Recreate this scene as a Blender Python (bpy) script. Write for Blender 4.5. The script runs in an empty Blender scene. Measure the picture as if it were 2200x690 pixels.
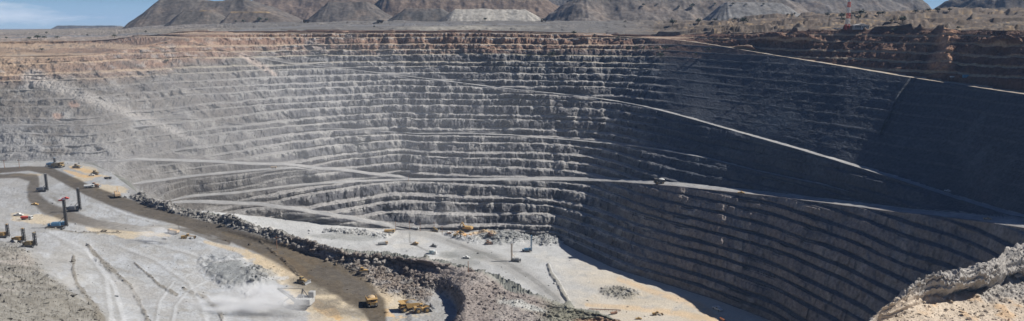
import bpy, bmesh, math, random
import numpy as np
from mathutils import Vector, Matrix

scene = bpy.context.scene
# ------------------------------------------------------------------ camera
FPX, CX, CY, PITCH = 1540.0, 1100.0, 345.0, math.atan(285.0/1540.0)
cam_data = bpy.data.cameras.new('camera'); cam = bpy.data.objects.new('camera', cam_data)
scene.collection.objects.link(cam); scene.camera = cam
cam_data.sensor_width = 36.0; cam_data.lens = 36.0*FPX/2200.0
cam_data.clip_start = 1.0; cam_data.clip_end = 60000.0
cam.location = (0, 0, 0); cam.rotation_euler = (math.radians(90)-PITCH, 0, 0)
# ------------------------------------------------------------------ light
SUN_EL, SUN_AZ = 42.0, 81.0
world = bpy.data.worlds.new('World'); scene.world = world; world.use_nodes = True
wn = world.node_tree.nodes; wl = world.node_tree.links; wn.clear()
sky = wn.new('ShaderNodeTexSky'); sky.sky_type = 'NISHITA'; sky.sun_disc = False
sky.sun_elevation = math.radians(SUN_EL); sky.sun_rotation = math.radians(SUN_AZ)
sky.altitude = 1200; sky.air_density = 1.0; sky.dust_density = 0.2; sky.ozone_density = 3.0
bg = wn.new('ShaderNodeBackground'); bg.inputs['Strength'].default_value = 0.031
wo = wn.new('ShaderNodeOutputWorld')
wtc = wn.new('ShaderNodeTexCoord'); wsp = wn.new('ShaderNodeSeparateXYZ'); wl.new(wtc.outputs['Generated'], wsp.inputs[0])
wr_ = wn.new('ShaderNodeMapRange'); wr_.inputs['From Min'].default_value = .025; wr_.inputs['From Max'].default_value = .07; wr_.inputs['To Min'].default_value = 1; wr_.inputs['To Max'].default_value = 0
wl.new(wsp.outputs['Z'], wr_.inputs['Value'])
wg = wn.new('ShaderNodeValToRGB'); wl.new(wsp.outputs['Z'], wg.inputs[0])
wg.color_ramp.elements[0].position = 0.0; wg.color_ramp.elements[0].color = (10, 13.4, 15.6, 1)
wg.color_ramp.elements[1].position = .05; wg.color_ramp.elements[1].color = (4.6, 9.2, 14.6, 1)
wm = wn.new('ShaderNodeMapping'); wm.inputs['Scale'].default_value = (5, 5, 26); wl.new(wtc.outputs['Generated'], wm.inputs[0])
wns = wn.new('ShaderNodeTexNoise'); wns.inputs['Scale'].default_value = 1.0; wns.inputs['Detail'].default_value = 7; wns.inputs['Roughness'].default_value = .55; wl.new(wm.outputs[0], wns.inputs['Vector'])
wc = wn.new('ShaderNodeMapRange'); wc.inputs['From Min'].default_value = .50; wc.inputs['From Max'].default_value = .66; wl.new(wns.outputs['Fac'], wc.inputs['Value'])
wx = wn.new('ShaderNodeMix'); wx.data_type = 'RGBA'; wl.new(wc.outputs[0], wx.inputs['Factor']); wl.new(wg.outputs[0], wx.inputs['A']); wx.inputs['B'].default_value = (23, 23.6, 24.2, 1)
wy = wn.new('ShaderNodeMix'); wy.data_type = 'RGBA'; wl.new(wr_.outputs[0], wy.inputs['Factor']); wsc = wn.new('ShaderNodeVectorMath'); wsc.operation = 'MULTIPLY'; wsc.inputs[1].default_value = (.78, .95, 1.3); wl.new(sky.outputs[0], wsc.inputs[0]); wl.new(wsc.outputs[0], wy.inputs['A']); wl.new(wx.outputs['Result'], wy.inputs['B'])
wl.new(wy.outputs['Result'], bg.inputs[0]); wl.new(bg.outputs[0], wo.inputs[0])
sd = bpy.data.lights.new('sun', 'SUN'); sd.energy = 5.0; sd.angle = math.radians(0.53); sd.color = (1.0, 0.95, 0.87)
sun = bpy.data.objects.new('sun', sd); scene.collection.objects.link(sun)
az, el = math.radians(SUN_AZ), math.radians(SUN_EL)
SUNV = Vector((math.sin(az)*math.cos(el), math.cos(az)*math.cos(el), math.sin(el)))
sun.rotation_euler = SUNV.to_track_quat('Z', 'Y').to_euler(); sun.location = (0, 0, 500)
scene.view_settings.view_transform = 'Standard'; scene.view_settings.look = 'None'
scene.view_settings.exposure = 0.38; scene.view_settings.gamma = 1.0
scene.cycles.volume_bounces = 4; scene.cycles.max_bounces = 6; scene.cycles.diffuse_bounces = 3
scene.cycles.transparent_max_bounces = 8

# ------------------------------------------------------------------ projection helpers
cp, sp = math.cos(PITCH), math.sin(PITCH)
def rayz(y): return -FPX*sp + (CY-y)*cp
def rayy(y): return FPX*cp + (CY-y)*sp
def y_of(rz): return CY - (rz + FPX*sp)/cp
def at(x, y, z):
    t = z/rayz(y); return Vector((t*(x-CX), t*rayy(y), z))
def project(X, Y, Z):
    d = Y*cp - Z*sp; u = Y*sp + Z*cp
    return CX + FPX*X/d, CY - FPX*u/d

# ------------------------------------------------------------------ noise
_rs = np.random.RandomState(7)
_T = _rs.rand(64, 64, 64).astype(np.float32)*2-1
def vnoise(x, y, z):
    xi = np.floor(x).astype(np.int64); yi = np.floor(y).astype(np.int64); zi = np.floor(z).astype(np.int64)
    fx = (x-xi).astype(np.float32); fy = (y-yi).astype(np.float32); fz = (z-zi).astype(np.float32)
    fx = fx*fx*(3-2*fx); fy = fy*fy*(3-2*fy); fz = fz*fz*(3-2*fz)
    x0 = xi & 63; y0 = yi & 63; z0 = zi & 63; x1 = (x0+1) & 63; y1 = (y0+1) & 63; z1 = (z0+1) & 63
    a = _T[x0, y0, z0]*(1-fx)+_T[x1, y0, z0]*fx; b = _T[x0, y1, z0]*(1-fx)+_T[x1, y1, z0]*fx
    c = _T[x0, y0, z1]*(1-fx)+_T[x1, y0, z1]*fx; d = _T[x0, y1, z1]*(1-fx)+_T[x1, y1, z1]*fx
    return (a*(1-fy)+b*fy)*(1-fz)+(c*(1-fy)+d*fy)*fz
def fbm(x, y, z, s, o=4, sz=1.0, gain=.5, seed=0.0, ridged=False):
    out = 0; amp = 1.0; tot = 0; f = 1.0/s
    for i in range(o):
        n = vnoise(x*f+13.7*i+seed, y*f+7.1*i+seed*.7, z*f/sz+3.3*i+seed*1.3)
        if ridged: n = 1-2*np.abs(n)
        out = out + amp*n; tot += amp; amp *= gain; f *= 2.07
    return out/tot
def sm(a, b, x):
    t = np.clip((x-a)/(b-a), 0, 1); return t*t*(3-2*t)
def mix(a, b, f): return a*(1-f)+b*f

# ------------------------------------------------------------------ terrain feature lines, measured as bearings/levels
DX = 1.35
XS = np.arange(-260, 2470, DX); NC = len(XS)
def pl(keys, i): 
    k = np.array([[q[0], q[i]] for q in keys], float); return np.interp(XS, k[:, 0], k[:, 1])
def line_yz(keys):
    y = pl(keys, 1); z = pl(keys, 2); return y, z/rayz(y)
def line_yt(keys): return pl(keys, 1), pl(keys, 2)
def line_zt(keys):
    z = pl(keys, 1); t = pl(keys, 2); return y_of(z/t), t

S_y, S_t = line_yz([(-260,352,-139),(0,350,-139),(160,347,-140),(200,350,-141),(240,372,-142),(270,395,-143),(300,418,-143),(325,431,-141),(350,436,-141),
  (385,448,-143),(420,452,-142),(470,462,-142),(520,478,-143),(560,492,-145),(600,502,-144.5),(650,515,-145),(700,533,-146.5),(760,549,-148),(830,553,-149),(870,560,-148.5),
  (910,558,-146),(960,571,-147),(1010,582,-147),(1060,608,-149),(1110,632,-150),(1200,655,-150),(1300,679,-151),(1330,690,-152),(1400,740,-153),
  (1500,800,-155),(1600,850,-157),(1750,800,-150),(1860,697,-137),(1900,662,-134),(1950,625,-128),(1990,600,-125),(2040,588,-125),(2080,575,-125),(2120,568,-125),(2148,556,-125),(2162,535,-125),(2200,527,-126),(2470,520,-126)])
E_y, E_t = line_yz([(-260,352,-139),(160,347,-140),(240,372,-142),(300,425,-165),(360,462,-192),(450,474,-199),(600,515,-232),(700,532,-242),(780,540,-248),(860,547,-252),
  (960,565,-254),(1040,585,-254),(1080,598,-254),(1130,622,-255),(1190,657,-256),(1330,725,-256),(1500,840,-256),(1600,880,-256),(1800,920,-256),(1950,960,-250),(2100,830,-215),(2200,655,-165),(2470,650,-165)])
T_y, T_t = line_yz([(-260,351,-139),(160,346,-140),(240,372,-142),(300,424,-166),(360,448,-188),(450,455,-197),(600,470,-220),(700,482,-232),(800,492,-242),(860,497,-247),(1000,499,-250),
  (1100,503,-253),(1190,513,-256),(1250,545,-256),(1318,577,-256),(1450,617,-256),(1536,644,-256),(1658,690,-256),(1800,787,-256),(1950,867,-250),(2100,789,-215),(2200,635,-165),(2470,630,-165)])
L4_y, L4_t = line_yz([(-260,351,-139),(160,346,-140),(240,371.5,-142),(300,420,-165),(360,437,-186),(450,438,-193),(560,443,-204),(640,455,-213),(740,471,-228),(860,493,-246.5),(1000,499,-249.9),
  (1100,503,-253),(1190,513,-256),(1250,545,-256),(1318,577,-256),(1450,617,-256),(1536,644,-256),(1658,690,-256),(1800,787,-256),(1950,867,-250),(2100,789,-215),(2200,635,-165),(2470,630,-165)])
BK = [(870,388,-203),(1000,388.5,-200),(1100,388,-198),(1200,388,-196.5),(1270,389,-193),(1330,391,-184),(1380,395,-177),(1450,400,-171),(1658,422,-164),(1800,440,-156),(1950,459,-147),(2100,475,-138),(2200,490,-130),(2300,512,-127),(2470,525,-125)]
B_y, B_t = line_yz([(-260,351,-139),(160,346,-140),(240,371.5,-142),(300,418,-165),(360,435,-185.5),(460,423,-189),(560,410,-192),(640,400,-195),(760,392,-199)]+BK)
L3_y, L3_t = line_yz([(-260,351,-139),(160,346,-140),(240,371,-143),(280,397,-164),(300,396,-165),(420,380,-167.5),(560,367,-170.5),(640,363,-175),(740,371,-190)]+BK)
L2_y, L2_t = line_yz([(-260,350,-139),(160,345,-140),(200,347,-141),(300,345,-145),(460,350,-158),(620,360,-172),(740,369,-188)]+BK)
A_y, A_t = line_yt([(-260,125,.53),(0,123,.565),(200,118.5,.598),(300,102,.64),(400,88,.675),(540,122,.70),(640,140,.715),(760,151,.725),(880,165,.728),(1000,180,.716),(1100,193,.705),(1240,206.5,.689),(1310,216,.678),(1365,225,.648),(1420,238,.610),
  (1480,254,.570),(1600,289,.521),(1700,317,.48),(1800,347,.444),(1930,387,.405),(2050,427,.376),(2200,472,.325),(2470,515,.285)])
C_y, C_t = line_yt([(-260,124,.54),(0,121,.572),(200,117,.605),(300,100,.648),(400,80,.69),(520,72,.74),(640,70,.772),(900,69,.78),(1100,69,.775),(1250,74,.768),(1380,81,.755),(1430,84,.735),(1480,89,.695),(1560,101,.635),
  (1640,115,.59),(1800,141,.52),(1950,166,.468),(2200,203,.38),(2470,240,.31)])
C2_y, C2_t = line_yt([(-260,92,.75),(0,90,.80),(200,88,.85),(400,68,.80),(640,66.5,.81),(1100,66.5,.82),(1250,71,.80),(1400,77,.785),(1480,76,.74),(1530,72,.70),(1600,71,.65),(1700,68,.605),(1800,66,.57),(1950,66,.52),(2200,66,.43),(2470,66,.38)])
C3_y, C3_t = line_yt([(-260,66,1.9),(0,65,1.9),(200,60,1.6),(400,54,1.2),(640,48,1.02),(1000,46,1.0),(1200,46,.98),(1350,46,.98),(1480,43,1.0),(1620,41,.95),(1740,33,.9),(1830,28,.85),(1950,25,.82),(2100,24,.80),(2200,20,.78),(2470,8,.7)])
C4_y, C4_t = line_yt([(-260,64,4),(0,64,4),(400,60,3),(640,58,2.5),(2000,55,2),(2050,52,3),(2150,52,3),(2200,50,2),(2470,50,2)])
C5_y, C5_t = line_yt([(-260,62.2,22),(2470,62.2,22)])
def gs(v, sig):
    n = int(3*sig/DX); k = np.exp(-.5*(np.arange(-n, n+1)*DX/sig)**2); k /= k.sum()
    return np.convolve(np.pad(v, n, mode='edge'), k, 'valid')
T_y, T_t, L4_y, L4_t = gs(T_y, 7), gs(T_t, 14), gs(L4_y, 7), gs(L4_t, 14)
B_y, B_t, L3_y, L3_t, L2_y, L2_t = gs(B_y, 8), gs(B_t, 16), gs(L3_y, 8), gs(L3_t, 16), gs(L2_y, 8), gs(L2_t, 16)
A_y, A_t, C_y, C_t, C2_y, C2_t, C3_y, C3_t = gs(A_y, 16), gs(A_t, 20), gs(C_y, 12), gs(C_t, 20), gs(C2_y, 12), gs(C2_t, 24), gs(C3_y, 25), gs(C3_t, 40)
# keep depth strictly increasing
lines = [S_t, E_t, T_t, L4_t, B_t, L3_t, L2_t, A_t, C_t, C2_t, C3_t]
H1_t = S_t + np.minimum(.06, .55*(E_t-S_t)); H1_z = mix(E_t*rayz(E_y)-13*sm(650, 800, XS)*(1-sm(1250, 1330, XS)), S_t*rayz(S_y), 1-sm(260, 330, XS)) + 0
def W(y, t): return np.stack([t*(XS-CX), t*rayy(y), t*rayz(y)], -1)
def push(line, prev, m):     # move a line outwards if it falls nearer than the one before (horizontal)
    d = np.hypot(line[:, 0], line[:, 1]); p = np.hypot(prev[:, 0], prev[:, 1]); k = np.maximum(d, p+m)/d
    out = line.copy(); out[:, :2] *= k[:, None]; return out
def shift(line, w, dz=0):    # inner edge of a road, w metres further out
    d = np.hypot(line[:, 0], line[:, 1]); out = line.copy(); out[:, :2] *= ((d+w)/d)[:, None]; out[:, 2] += dz; return out
S = W(S_y, S_t); E = W(E_y, E_t)
H1 = S.copy(); H1[:, :2] *= (H1_t/S_t)[:, None]; H1[:, 2] = H1_z
E = push(E, H1, .5); T = push(W(T_y, T_t), E, .5)
L4a = push(W(L4_y, L4_t), T, .3); L4b = shift(L4a, .1+20*sm(330, 420, XS)*(1-sm(820, 880, XS)))
Ba = push(W(B_y, B_t), L4b, .4); Bb = shift(Ba, .2+14*sm(330, 420, XS)+6*sm(900, 1300, XS))
L3a = push(W(L3_y, L3_t), Bb, .2); L3b = shift(L3a, .1+15*sm(270, 320, XS)*(1-sm(600, 700, XS)))
L2a = push(W(L2_y, L2_t), L3b, .2); L2b = shift(L2a, .1+19*sm(240, 300, XS)*(1-sm(860, 900, XS)))
Aa = push(W(A_y, A_t), L2b, 2); Ab = shift(Aa, .1+15*sm(450, 620, XS))
Ca = push(W(C_y, C_t), Ab, .5); Cb = shift(Ca, .5+25*sm(1420, 1520, XS))
C2 = push(W(C2_y, C2_t), Cb, 2); C3 = push(W(C3_y, C3_t), C2, 5); C4 = push(W(C4_y, C4_t), C3, 50); C5 = push(W(C5_y, C5_t), C4, 500)

rows = []; rtag = []; rn = []
def add_row(P, tag, n=None):
    rows.append(P); rtag.append(tag); rn.append(n if n is not None else np.zeros((NC, 3)) + np.array([0, 0, 1.0]))
# --- near ground (below the frame) and platform
N1_y = np.maximum(775, S_y+60)
gx = [-260,0,100,200,300,450,600,750,870,1000,1150,1330,1600,1750,1860,1950,2060,2200,2470]
g = {0: [-95, -100, -108, -122, -136, -146, -151, -155, -158, -149, -151, -154, -158, -152, -142, -139, -142, -143, -143], 0.12: [-98, -103, -112, -128, -140, -148, -152, -155, -158, -148.5, -151, -154, -158, -152, -141, -139, -142, -143, -143], 0.25: [-112, -114, -122, -136, -143, -149, -152, -155, -158, -148, -151, -154, -158, -152, -140, -139, -142, -143, -143], 0.4: [-127, -128, -134, -142, -144, -149, -152, -155, -158, -147.5, -150.5, -153.5, -158, -152, -139, -137.5, -142, -143, -143], 0.55: [-139, -139.5, -140, -143, -144, -149, -152, -155, -157.5, -147, -150.5, -153, -158, -151, -138.5, -134.5, -142, -143, -143], 0.7: [-142, -142, -142, -142, -144, -148, -151.5, -155, -157, -147, -150, -152.5, -157.5, -150.5, -138, -133, -131, -134, -134], 0.83: [-142, -142, -142, -142, -144, -147.5, -150.5, -154, -155, -147, -150, -152.5, -157.5, -150.5, -138, -131, -127, -129, -129], 0.92: [-141.5, -141.5, -141.5, -141.5, -144, -145, -147.5, -151.5, -152.5, -146.5, -149.5, -152, -157, -150, -137, -128, -125, -126, -126]}
vs = sorted(g)
for v in np.linspace(0, 1, 8)[:-1]:
    y = 1700+(N1_y-1700)*v**.6; z = np.interp(XS, gx, g[0])*(.8+.2*v)
    add_row(W(y, z/rayz(y)), 'near')
NP = 320
Sz = S[:, 2]; N2_y = np.maximum(692, S_y+18)
for j in range(NP+1):
    y = N1_y+(S_y-N1_y)*(j/NP); V = np.clip((N2_y-y)/(N2_y-S_y), 0, 1)
    gz = [np.interp(XS, gx, g[k]) for k in vs]+[Sz]; vv = vs+[1.0]
    z = gz[0]
    for i in range(len(vs)):
        f = np.clip((V-vv[i])/(vv[i+1]-vv[i]), 0, 1); f = f*f*(3-2*f); z = np.where(V >= vv[i], gz[i]*(1-f)+gz[i+1]*f, z)
    add_row(W(y, z/rayz(y)), 'plat')
for j in range(1, 13): 
    f = j/12; P = S+(H1-S)*f; P[:, 2] = S[:, 2]+(H1[:, 2]-S[:, 2])*sm(0, 1, np.float64(f)); add_row(P, 'hidden')
for j in range(1, 23):
    f = j/22; P = H1+(E-H1)*f; P[:, 2] = H1[:, 2]+(E[:, 2]-H1[:, 2])*f**3.0; add_row(P, 'hidden')
NF = 150
for j in range(1, NF+1):
    f = j/NF; yE = y_of(E[:, 2]/E[:, 1]*rayy(E_y)) ; d = f
    # perspective-even spacing
    a = 1/np.maximum(E[:, 1], 1); b = 1/np.maximum(T[:, 1], 1); inv = a+(b-a)*f; s = (1/inv-E[:, 1])/np.maximum(T[:, 1]-E[:, 1], 1e-3); s = np.clip(s, 0, 1)
    add_row(E+(T-E)*s[:, None], 'floor')
# --- benched walls
H = 9.0
HS = np.array([0, .06, .22, .45, .64, .70, .74, .79, .84, .89, .95]); VS = np.array([0, .015, .05, .09, .13, .24, .38, .53, .68, .82, .93])
warp = fbm(XS*1.0, XS*0, XS*0, 160, 3, seed=5)*2.2
def wall(a, b, tag, k0, k1, g):
    za, zb = a[:, 2], b[:, 2]; dz = np.maximum(zb-za, .01); dirv = (b-a); dirv[:, 2] = 0
    hr = np.hypot(dirv[:, 0], dirv[:, 1])[:, None]; n = -dirv/np.maximum(hr, .01)*.85; n[:, 2] = .5
    gg = g(XS)
    LN = lambda k: 2.6*fbm(XS, XS*0+k*17.3, XS*0, 210, 3, seed=k*.77)*(1-.6*sm(1250, 1400, XS))+1.5*math.sin(k*2.4)*(1-.5*sm(1250, 1400, XS))
    for k in range(k0, k1+1):
        lv0, lv1 = LN(k), LN(k+1)
        for j in range(len(HS)):
            v = k+VS[j]; nz = 1.1*(1-(.85*sm(1370, 1460, XS) if tag in ('wallC', 'wallU') else 0))
            gk = np.clip(gg + nz*fbm(XS, XS*0+k*31.7, XS*0, 75, 3, seed=k*1.9)-.08, 0, 1)
            h = k+VS[j]*(1-gk)+HS[j]*gk
            wk = warp+lv0+(lv1-lv0)*VS[j]
            fv = np.clip((v*H+wk-za)/dz, 0, 1); fh = np.clip((h*H+wk-za)/dz, 0, 1)
            P = a+dirv*fh[:, None]; P[:, 2] = za+(zb-za)*fv
            add_row(P, tag, n)
def flat(a, b, tag, n):
    for j in range(1, n+1): add_row(a+(b-a)*(j/n), tag)
kk = lambda z: int(math.floor(z/H))
g0 = lambda x: .95-.5*(1-sm(280, 560, x))
wall(T, L4a, 'wall4', kk(T[:, 2].min())-1, kk(L4a[:, 2].max()), g0)
add_row(L4a, 'ramp'); flat(L4a, L4b, 'ramp', 3)
wall(L4b, Ba, 'wallB', kk(L4b[:, 2].min())-1, kk(Ba[:, 2].max()), lambda x: g0(x)-.10*sm(1300, 1450, x))
add_row(Ba, 'ramp'); flat(Ba, Bb, 'ramp', 4)
wall(Bb, L3a, 'wall3', kk(Bb[:, 2].min())-1, kk(L3a[:, 2].max()), g0)
add_row(L3a, 'ramp'); flat(L3a, L3b, 'ramp', 3)
wall(L3b, L2a, 'wall2', kk(L3b[:, 2].min())-1, kk(L2a[:, 2].max()), g0)
add_row(L2a, 'ramp'); flat(L2a, L2b, 'ramp', 3)
fD = np.interp(XS, [-260, 300, 560, 1000, 1100, 1320, 1520, 1640, 1760, 1850, 1960, 2470], [.3, .3, .31, .44, .45, .41, .41, .34, .30, .22, .05, .05])[:, None]
Da = L2b+(Aa-L2b)*fD; Db = shift(Da, .1+9*sm(600, 1000, XS)*(1-sm(1770, 1850, XS)))
gA = lambda x: .92-.66*(1-sm(220, 640, x))-.15*sm(1400, 1500, x)
wall(L2b, Da, 'wallD', kk(L2b[:, 2].min())-1, kk(Da[:, 2].max()), gA)
add_row(Da, 'ramp'); flat(Da, Db, 'ramp', 2)
wall(Db, Aa, 'wallA', kk(Db[:, 2].min())-1, kk(Aa[:, 2].max()), gA)
add_row(Aa, 'ramp'); flat(Aa, Ab, 'ramp', 4)
wall(Ab, Ca, 'wallC', kk(Ab[:, 2].min())-1, kk(Ca[:, 2].max()), lambda x: .9-.86*sm(1370, 1450, x))
add_row(Ca, 'rampU'); flat(Ca, Cb, 'rampU', 6)
wall(Cb, C2, 'wallU', kk(Cb[:, 2].min())-1, kk(C2[:, 2].max()), lambda x: .75-.6*sm(1300, 1500, x))
add_row(C2, 'rim')
for j in range(1, 61):
    f = (j/60)**1.3; P = C2+(C3-C2)*f; add_row(P, 'rim')
flat(C3, C4, 'rim', 8); flat(C4, C5, 'rim', 4)
P = np.stack(rows, 0); NRm = np.stack(rn, 0); NR = P.shape[0]; rtag = np.array(rtag)
X, Y, Z = P[..., 0], P[..., 1], P[..., 2]
PX, PY = project(X, Y, Z)
TG = {t: (rtag == t)[:, None] & np.ones((NR, NC), bool) for t in set(rtag)}
iswall = np.isin(rtag, ['wall4', 'wallB', 'wall3', 'wall2', 'wallD', 'wallA', 'wallC', 'wallU'])[:, None]*np.ones((1, NC))
isramp = np.isin(rtag, ['ramp', 'rampU'])[:, None]*np.ones((1, NC))
print('terrain grid', NR, NC)
# ------------------------------------------------------------------ weld collapsed rows, flatten to a vertex list
moved = np.ones((NR, NC), bool)
moved[1:] = np.linalg.norm(P[1:]-P[:-1], axis=-1) > 4e-3
IDX = np.cumsum(moved.ravel()).reshape(NR, NC)-1
last = np.maximum.accumulate(np.where(moved, np.arange(NR)[:, None], 0), axis=0)
IDX = IDX[last, np.arange(NC)[None, :]]
sel = moved
x, y, z = X[sel], Y[sel], Z[sel]; px, py = PX[sel], PY[sel]; nv = NRm[sel]
tag = np.broadcast_to(rtag[:, None], (NR, NC))[sel]
colx = np.broadcast_to(XS[None, :], (NR, NC))[sel]
wl_ = iswall[sel].astype(float); rp_ = isramp[sel].astype(float)
is_ = lambda *t: np.isin(tag, t)
pf = is_('plat', 'near', 'hidden'); fl = is_('floor'); rim = is_('rim')
# the level between benches: 1 on the flat berm, 0 on the steep batter
rowv = np.zeros(NR)
cnt = 0
for r in range(NR):
    if str(rtag[r]).startswith('wall'): rowv[r] = (cnt % len(HS)); cnt += 1
    else: cnt = 0; rowv[r] = -1
rv = np.broadcast_to(rowv[:, None], (NR, NC))[sel]
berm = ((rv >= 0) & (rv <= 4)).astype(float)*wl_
print('verts', len(x))

pn = fbm(px, py*2.0, px*0, 60, 4, seed=2.2); pn2 = fbm(px, py*2.2, px*0, 14, 3, seed=9.1)
def stroke(pts, soft=.35, rough=.25, m=None):
    """mask of a strip whose centre line runs over the ground; pts = bearing, level, half width"""
    out = np.full(len(px), 9.0)
    q = np.array(pts, float)
    x0, x1 = q[:, 0].min()-q[:, 2].max()*3, q[:, 0].max()+q[:, 2].max()*3
    y0, y1 = q[:, 1].min()-q[:, 2].max()*3, q[:, 1].max()+q[:, 2].max()*3
    s = (px > x0) & (px < x1) & (py > y0) & (py < y1)
    if m is not None: s &= m
    a, b = px[s], py[s]; best = np.full(len(a), 9.0)
    for i in range(len(q)-1):
        ax, ay, aw = q[i]; bx, by, bw = q[i+1]; ex, ey = bx-ax, by-ay
        t = np.clip(((a-ax)*ex+(b-ay)*ey)/(ex*ex+ey*ey), 0, 1)
        d = np.hypot(a-ax-t*ex, b-ay-t*ey)/(aw+(bw-aw)*t); best = np.minimum(best, d)
    out[s] = best + rough*(pn[s]+.6*pn2[s])
    return 1-sm(1-soft, 1+soft, out)
def blob(cx, cy, rx, ry, ang=0, soft=.4, rough=.5, m=None):
    a = math.radians(ang); u = (px-cx)*math.cos(a)+(py-cy)*math.sin(a); v = -(px-cx)*math.sin(a)+(py-cy)*math.cos(a)
    d = np.hypot(u/rx, v/ry)+rough*(pn+.6*pn2); o = 1-sm(1-soft, 1+soft, d)
    return o if m is None else o*m
def inside(poly, soft=6, rough=6):
    n = len(poly); c = np.zeros(len(px), bool); best = np.full(len(px), 1e9)
    for i in range(n):
        ax, ay = poly[i]; bx, by = poly[(i+1) % n]
        if ay != by:
            h = ((ay > py) != (by > py)) & (px < (bx-ax)*(py-ay)/(by-ay)+ax); c ^= h
        ex, ey = bx-ax, by-ay; t = np.clip(((px-ax)*ex+(py-ay)*ey)/(ex*ex+ey*ey), 0, 1)
        best = np.minimum(best, np.hypot(px-ax-t*ex, py-ay-t*ey))
    return sm(-soft, soft, np.where(c, best, -best)+rough*(pn+.6*pn2))

# ------------------------------------------------------------------ relief
road = stroke([(-40,369,6),(60,362,5),(105,367,8),(140,384,10),(190,409,12),(240,429,13),(300,450,14),(380,472,12),(460,494,14),(540,519,18),(600,543,22),(660,572,27),(720,598,31),(770,628,32),(800,655,26),(815,700,16)], .22, .10, pf)
road2 = stroke([(-20,380,4),(40,377,5),(75,384,9),(72,404,14),(72,424,13),(100,446,14),(150,466,12),(210,482,9),(300,492,6),(380,488,4)], .3, .15, pf)
road3 = stroke([(366,489,3),(420,500,5),(460,515,6),(490,522,5)], .3, .1, pf)
mound = inside([(845,556),(880,592),(905,603),(950,603),(982,618),(993,640),(985,668),(960,705),(1000,760),(1500,900),(1600,700),(1340,620),(1200,560),(845,530)], 9, 7)*pf*(px < 1500)
ridge_in = stroke([(300,430,14),(330,444,16),(420,466,20),(520,492,20),(600,518,20),(700,552,24),(760,572,30),(840,592,34),(900,612,30)], .4, .25, pf)
outc = sm(1850, 1900, colx)*pf
left_slope = inside([(-400,520),(40,520),(90,585),(150,625),(250,700),(300,900),(-400,900)], 14, 10)*pf
dark_pile = blob(508, 590, 62, 26, 20, m=pf)
pile2 = blob(560, 600, 40, 20, 10, m=pf)
dx = np.zeros_like(x); dy = np.zeros_like(x); dzv = np.zeros_like(x)
# walls: buttresses, fractures, fallen debris
s = wl_ > 0
def wn_(sc, o, sz, seed, ridged=False, gain=.5): 
    out = np.zeros(len(x)); out[s] = fbm(x[s], y[s], z[s], sc, o, sz, gain, seed, ridged); return out
big = wn_(95, 2, 2.0, 1.0); mid = wn_(24, 3, 3.0, 4.0, True); sml = wn_(6.5, 3, 2.4, 8.0)
tiny = wn_(2.6, 2, 1.6, 28.0)
rough_zone = sm(-60, -120, z)*0+1
batter = np.clip(1-berm, 0, 1)
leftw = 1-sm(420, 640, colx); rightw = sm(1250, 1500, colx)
# rougher, broken rock in the middle of the far wall
broken = blob(980, 235, 430, 70, 0, .5, .5)*is_('wallA', 'wallD')*(1-sm(1330, 1480, colx))
amp = wl_*(7.0*big + mid*(4.4+3.0*broken) + sml*(2.6+1.6*broken) + 1.2*tiny)*(.55+.45*batter)*(1-.15*leftw)
amp *= 1*(1-.85*is_('wallC')*sm(1370, 1440, colx))*1*1*(1-.35*is_('wallA', 'wallD')*sm(1400, 1470, colx))
blk = (sm(-.09, .09, wn_(17, 2, 7.0, 24.0))-.5)*3.8+(sm(-.08, .08, wn_(8, 2, 6.0, 26.0))-.5)*1.8
amp += wl_*blk*(.35+.65*batter)*np.clip(1-sm(1340, 1440, colx)*.6-.35*is_('wallC')*sm(1370, 1440, colx), 0, 1)*(1-.5*leftw)
# keep wall edges near the roads in place
sec_lo = {'wall4': T, 'wallB': L4b, 'wall3': Bb, 'wall2': L3b, 'wallD': L2b, 'wallA': Db, 'wallC': Ab, 'wallU': Cb}
sec_hi = {'wall4': L4a, 'wallB': Ba, 'wall3': L3a, 'wall2': L2a, 'wallD': Da, 'wallA': Aa, 'wallC': Ca, 'wallU': C2}
ci = np.broadcast_to(np.arange(NC)[None, :], (NR, NC))[sel]
fade = np.ones(len(x))
for k in sec_lo:
    m = tag == k; lo = sec_lo[k][ci[m], 2]; hi = sec_hi[k][ci[m], 2]
    fade[m] = sm(-.5, 7, z[m]-lo)*(.25+.75*sm(-.5, 6, hi-z[m]))
amp *= fade
dx += amp*nv[:, 0]; dy += amp*nv[:, 1]; dzv += amp*.35*wl_
# ragged crest: broken lips, with talus spilling over the berms
tal = wn_(11, 3, 1.0, 14.0)
dzv += berm*wl_*fade*(.9*np.clip(tal, -.3, 1)+.35)*(rv >= 1)*(rv <= 4)
crest = ((rv >= 9) | (rv == 0))*wl_*fade
lip = wn_(7, 2, 3.0, 17.0)
dx -= crest*lip*1.1*nv[:, 0]; dy -= crest*lip*1.1*nv[:, 1]
# notches where a piece of crest has broken away
notch = sm(.30, .62, wn_(30, 2, 4.0, 21.0))*wl_*fade*(1-.9*is_('wallC', 'wallA')*sm(1400, 1480, colx))
dx -= notch*3.2*nv[:, 0]*crest; dy -= notch*3.2*nv[:, 1]*crest; dzv -= notch*2.0*crest
# spur and slide on the red upper wall
spur = blob(2030, 100, 22, 46, 8, .7, .8)*is_('wallU')
dx += spur*(7+5*mid+2*sml)*nv[:, 0]; dy += spur*(7+5*mid+2*sml)*nv[:, 1]; dzv += spur*2
for cx, cy, rx, ry in [(1660, 82, 30, 8), (1720, 84, 28, 8), (2150, 92, 40, 8), (1590, 110, 40, 8)]:
    sb = blob(cx, cy, rx, ry, 0, .5, .5)*is_('wallU'); dx += sb*10*nv[:, 0]; dy += sb*10*nv[:, 1]; dzv += sb*4
# steep chute in the shaded wall
ch = stroke([(1965,168,6),(1940,205,8),(1925,240,7),(1895,290,5)], .5, .3)*is_('wallC')
dx -= ch*6*nv[:, 0]; dy -= ch*6*nv[:, 1]
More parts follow.
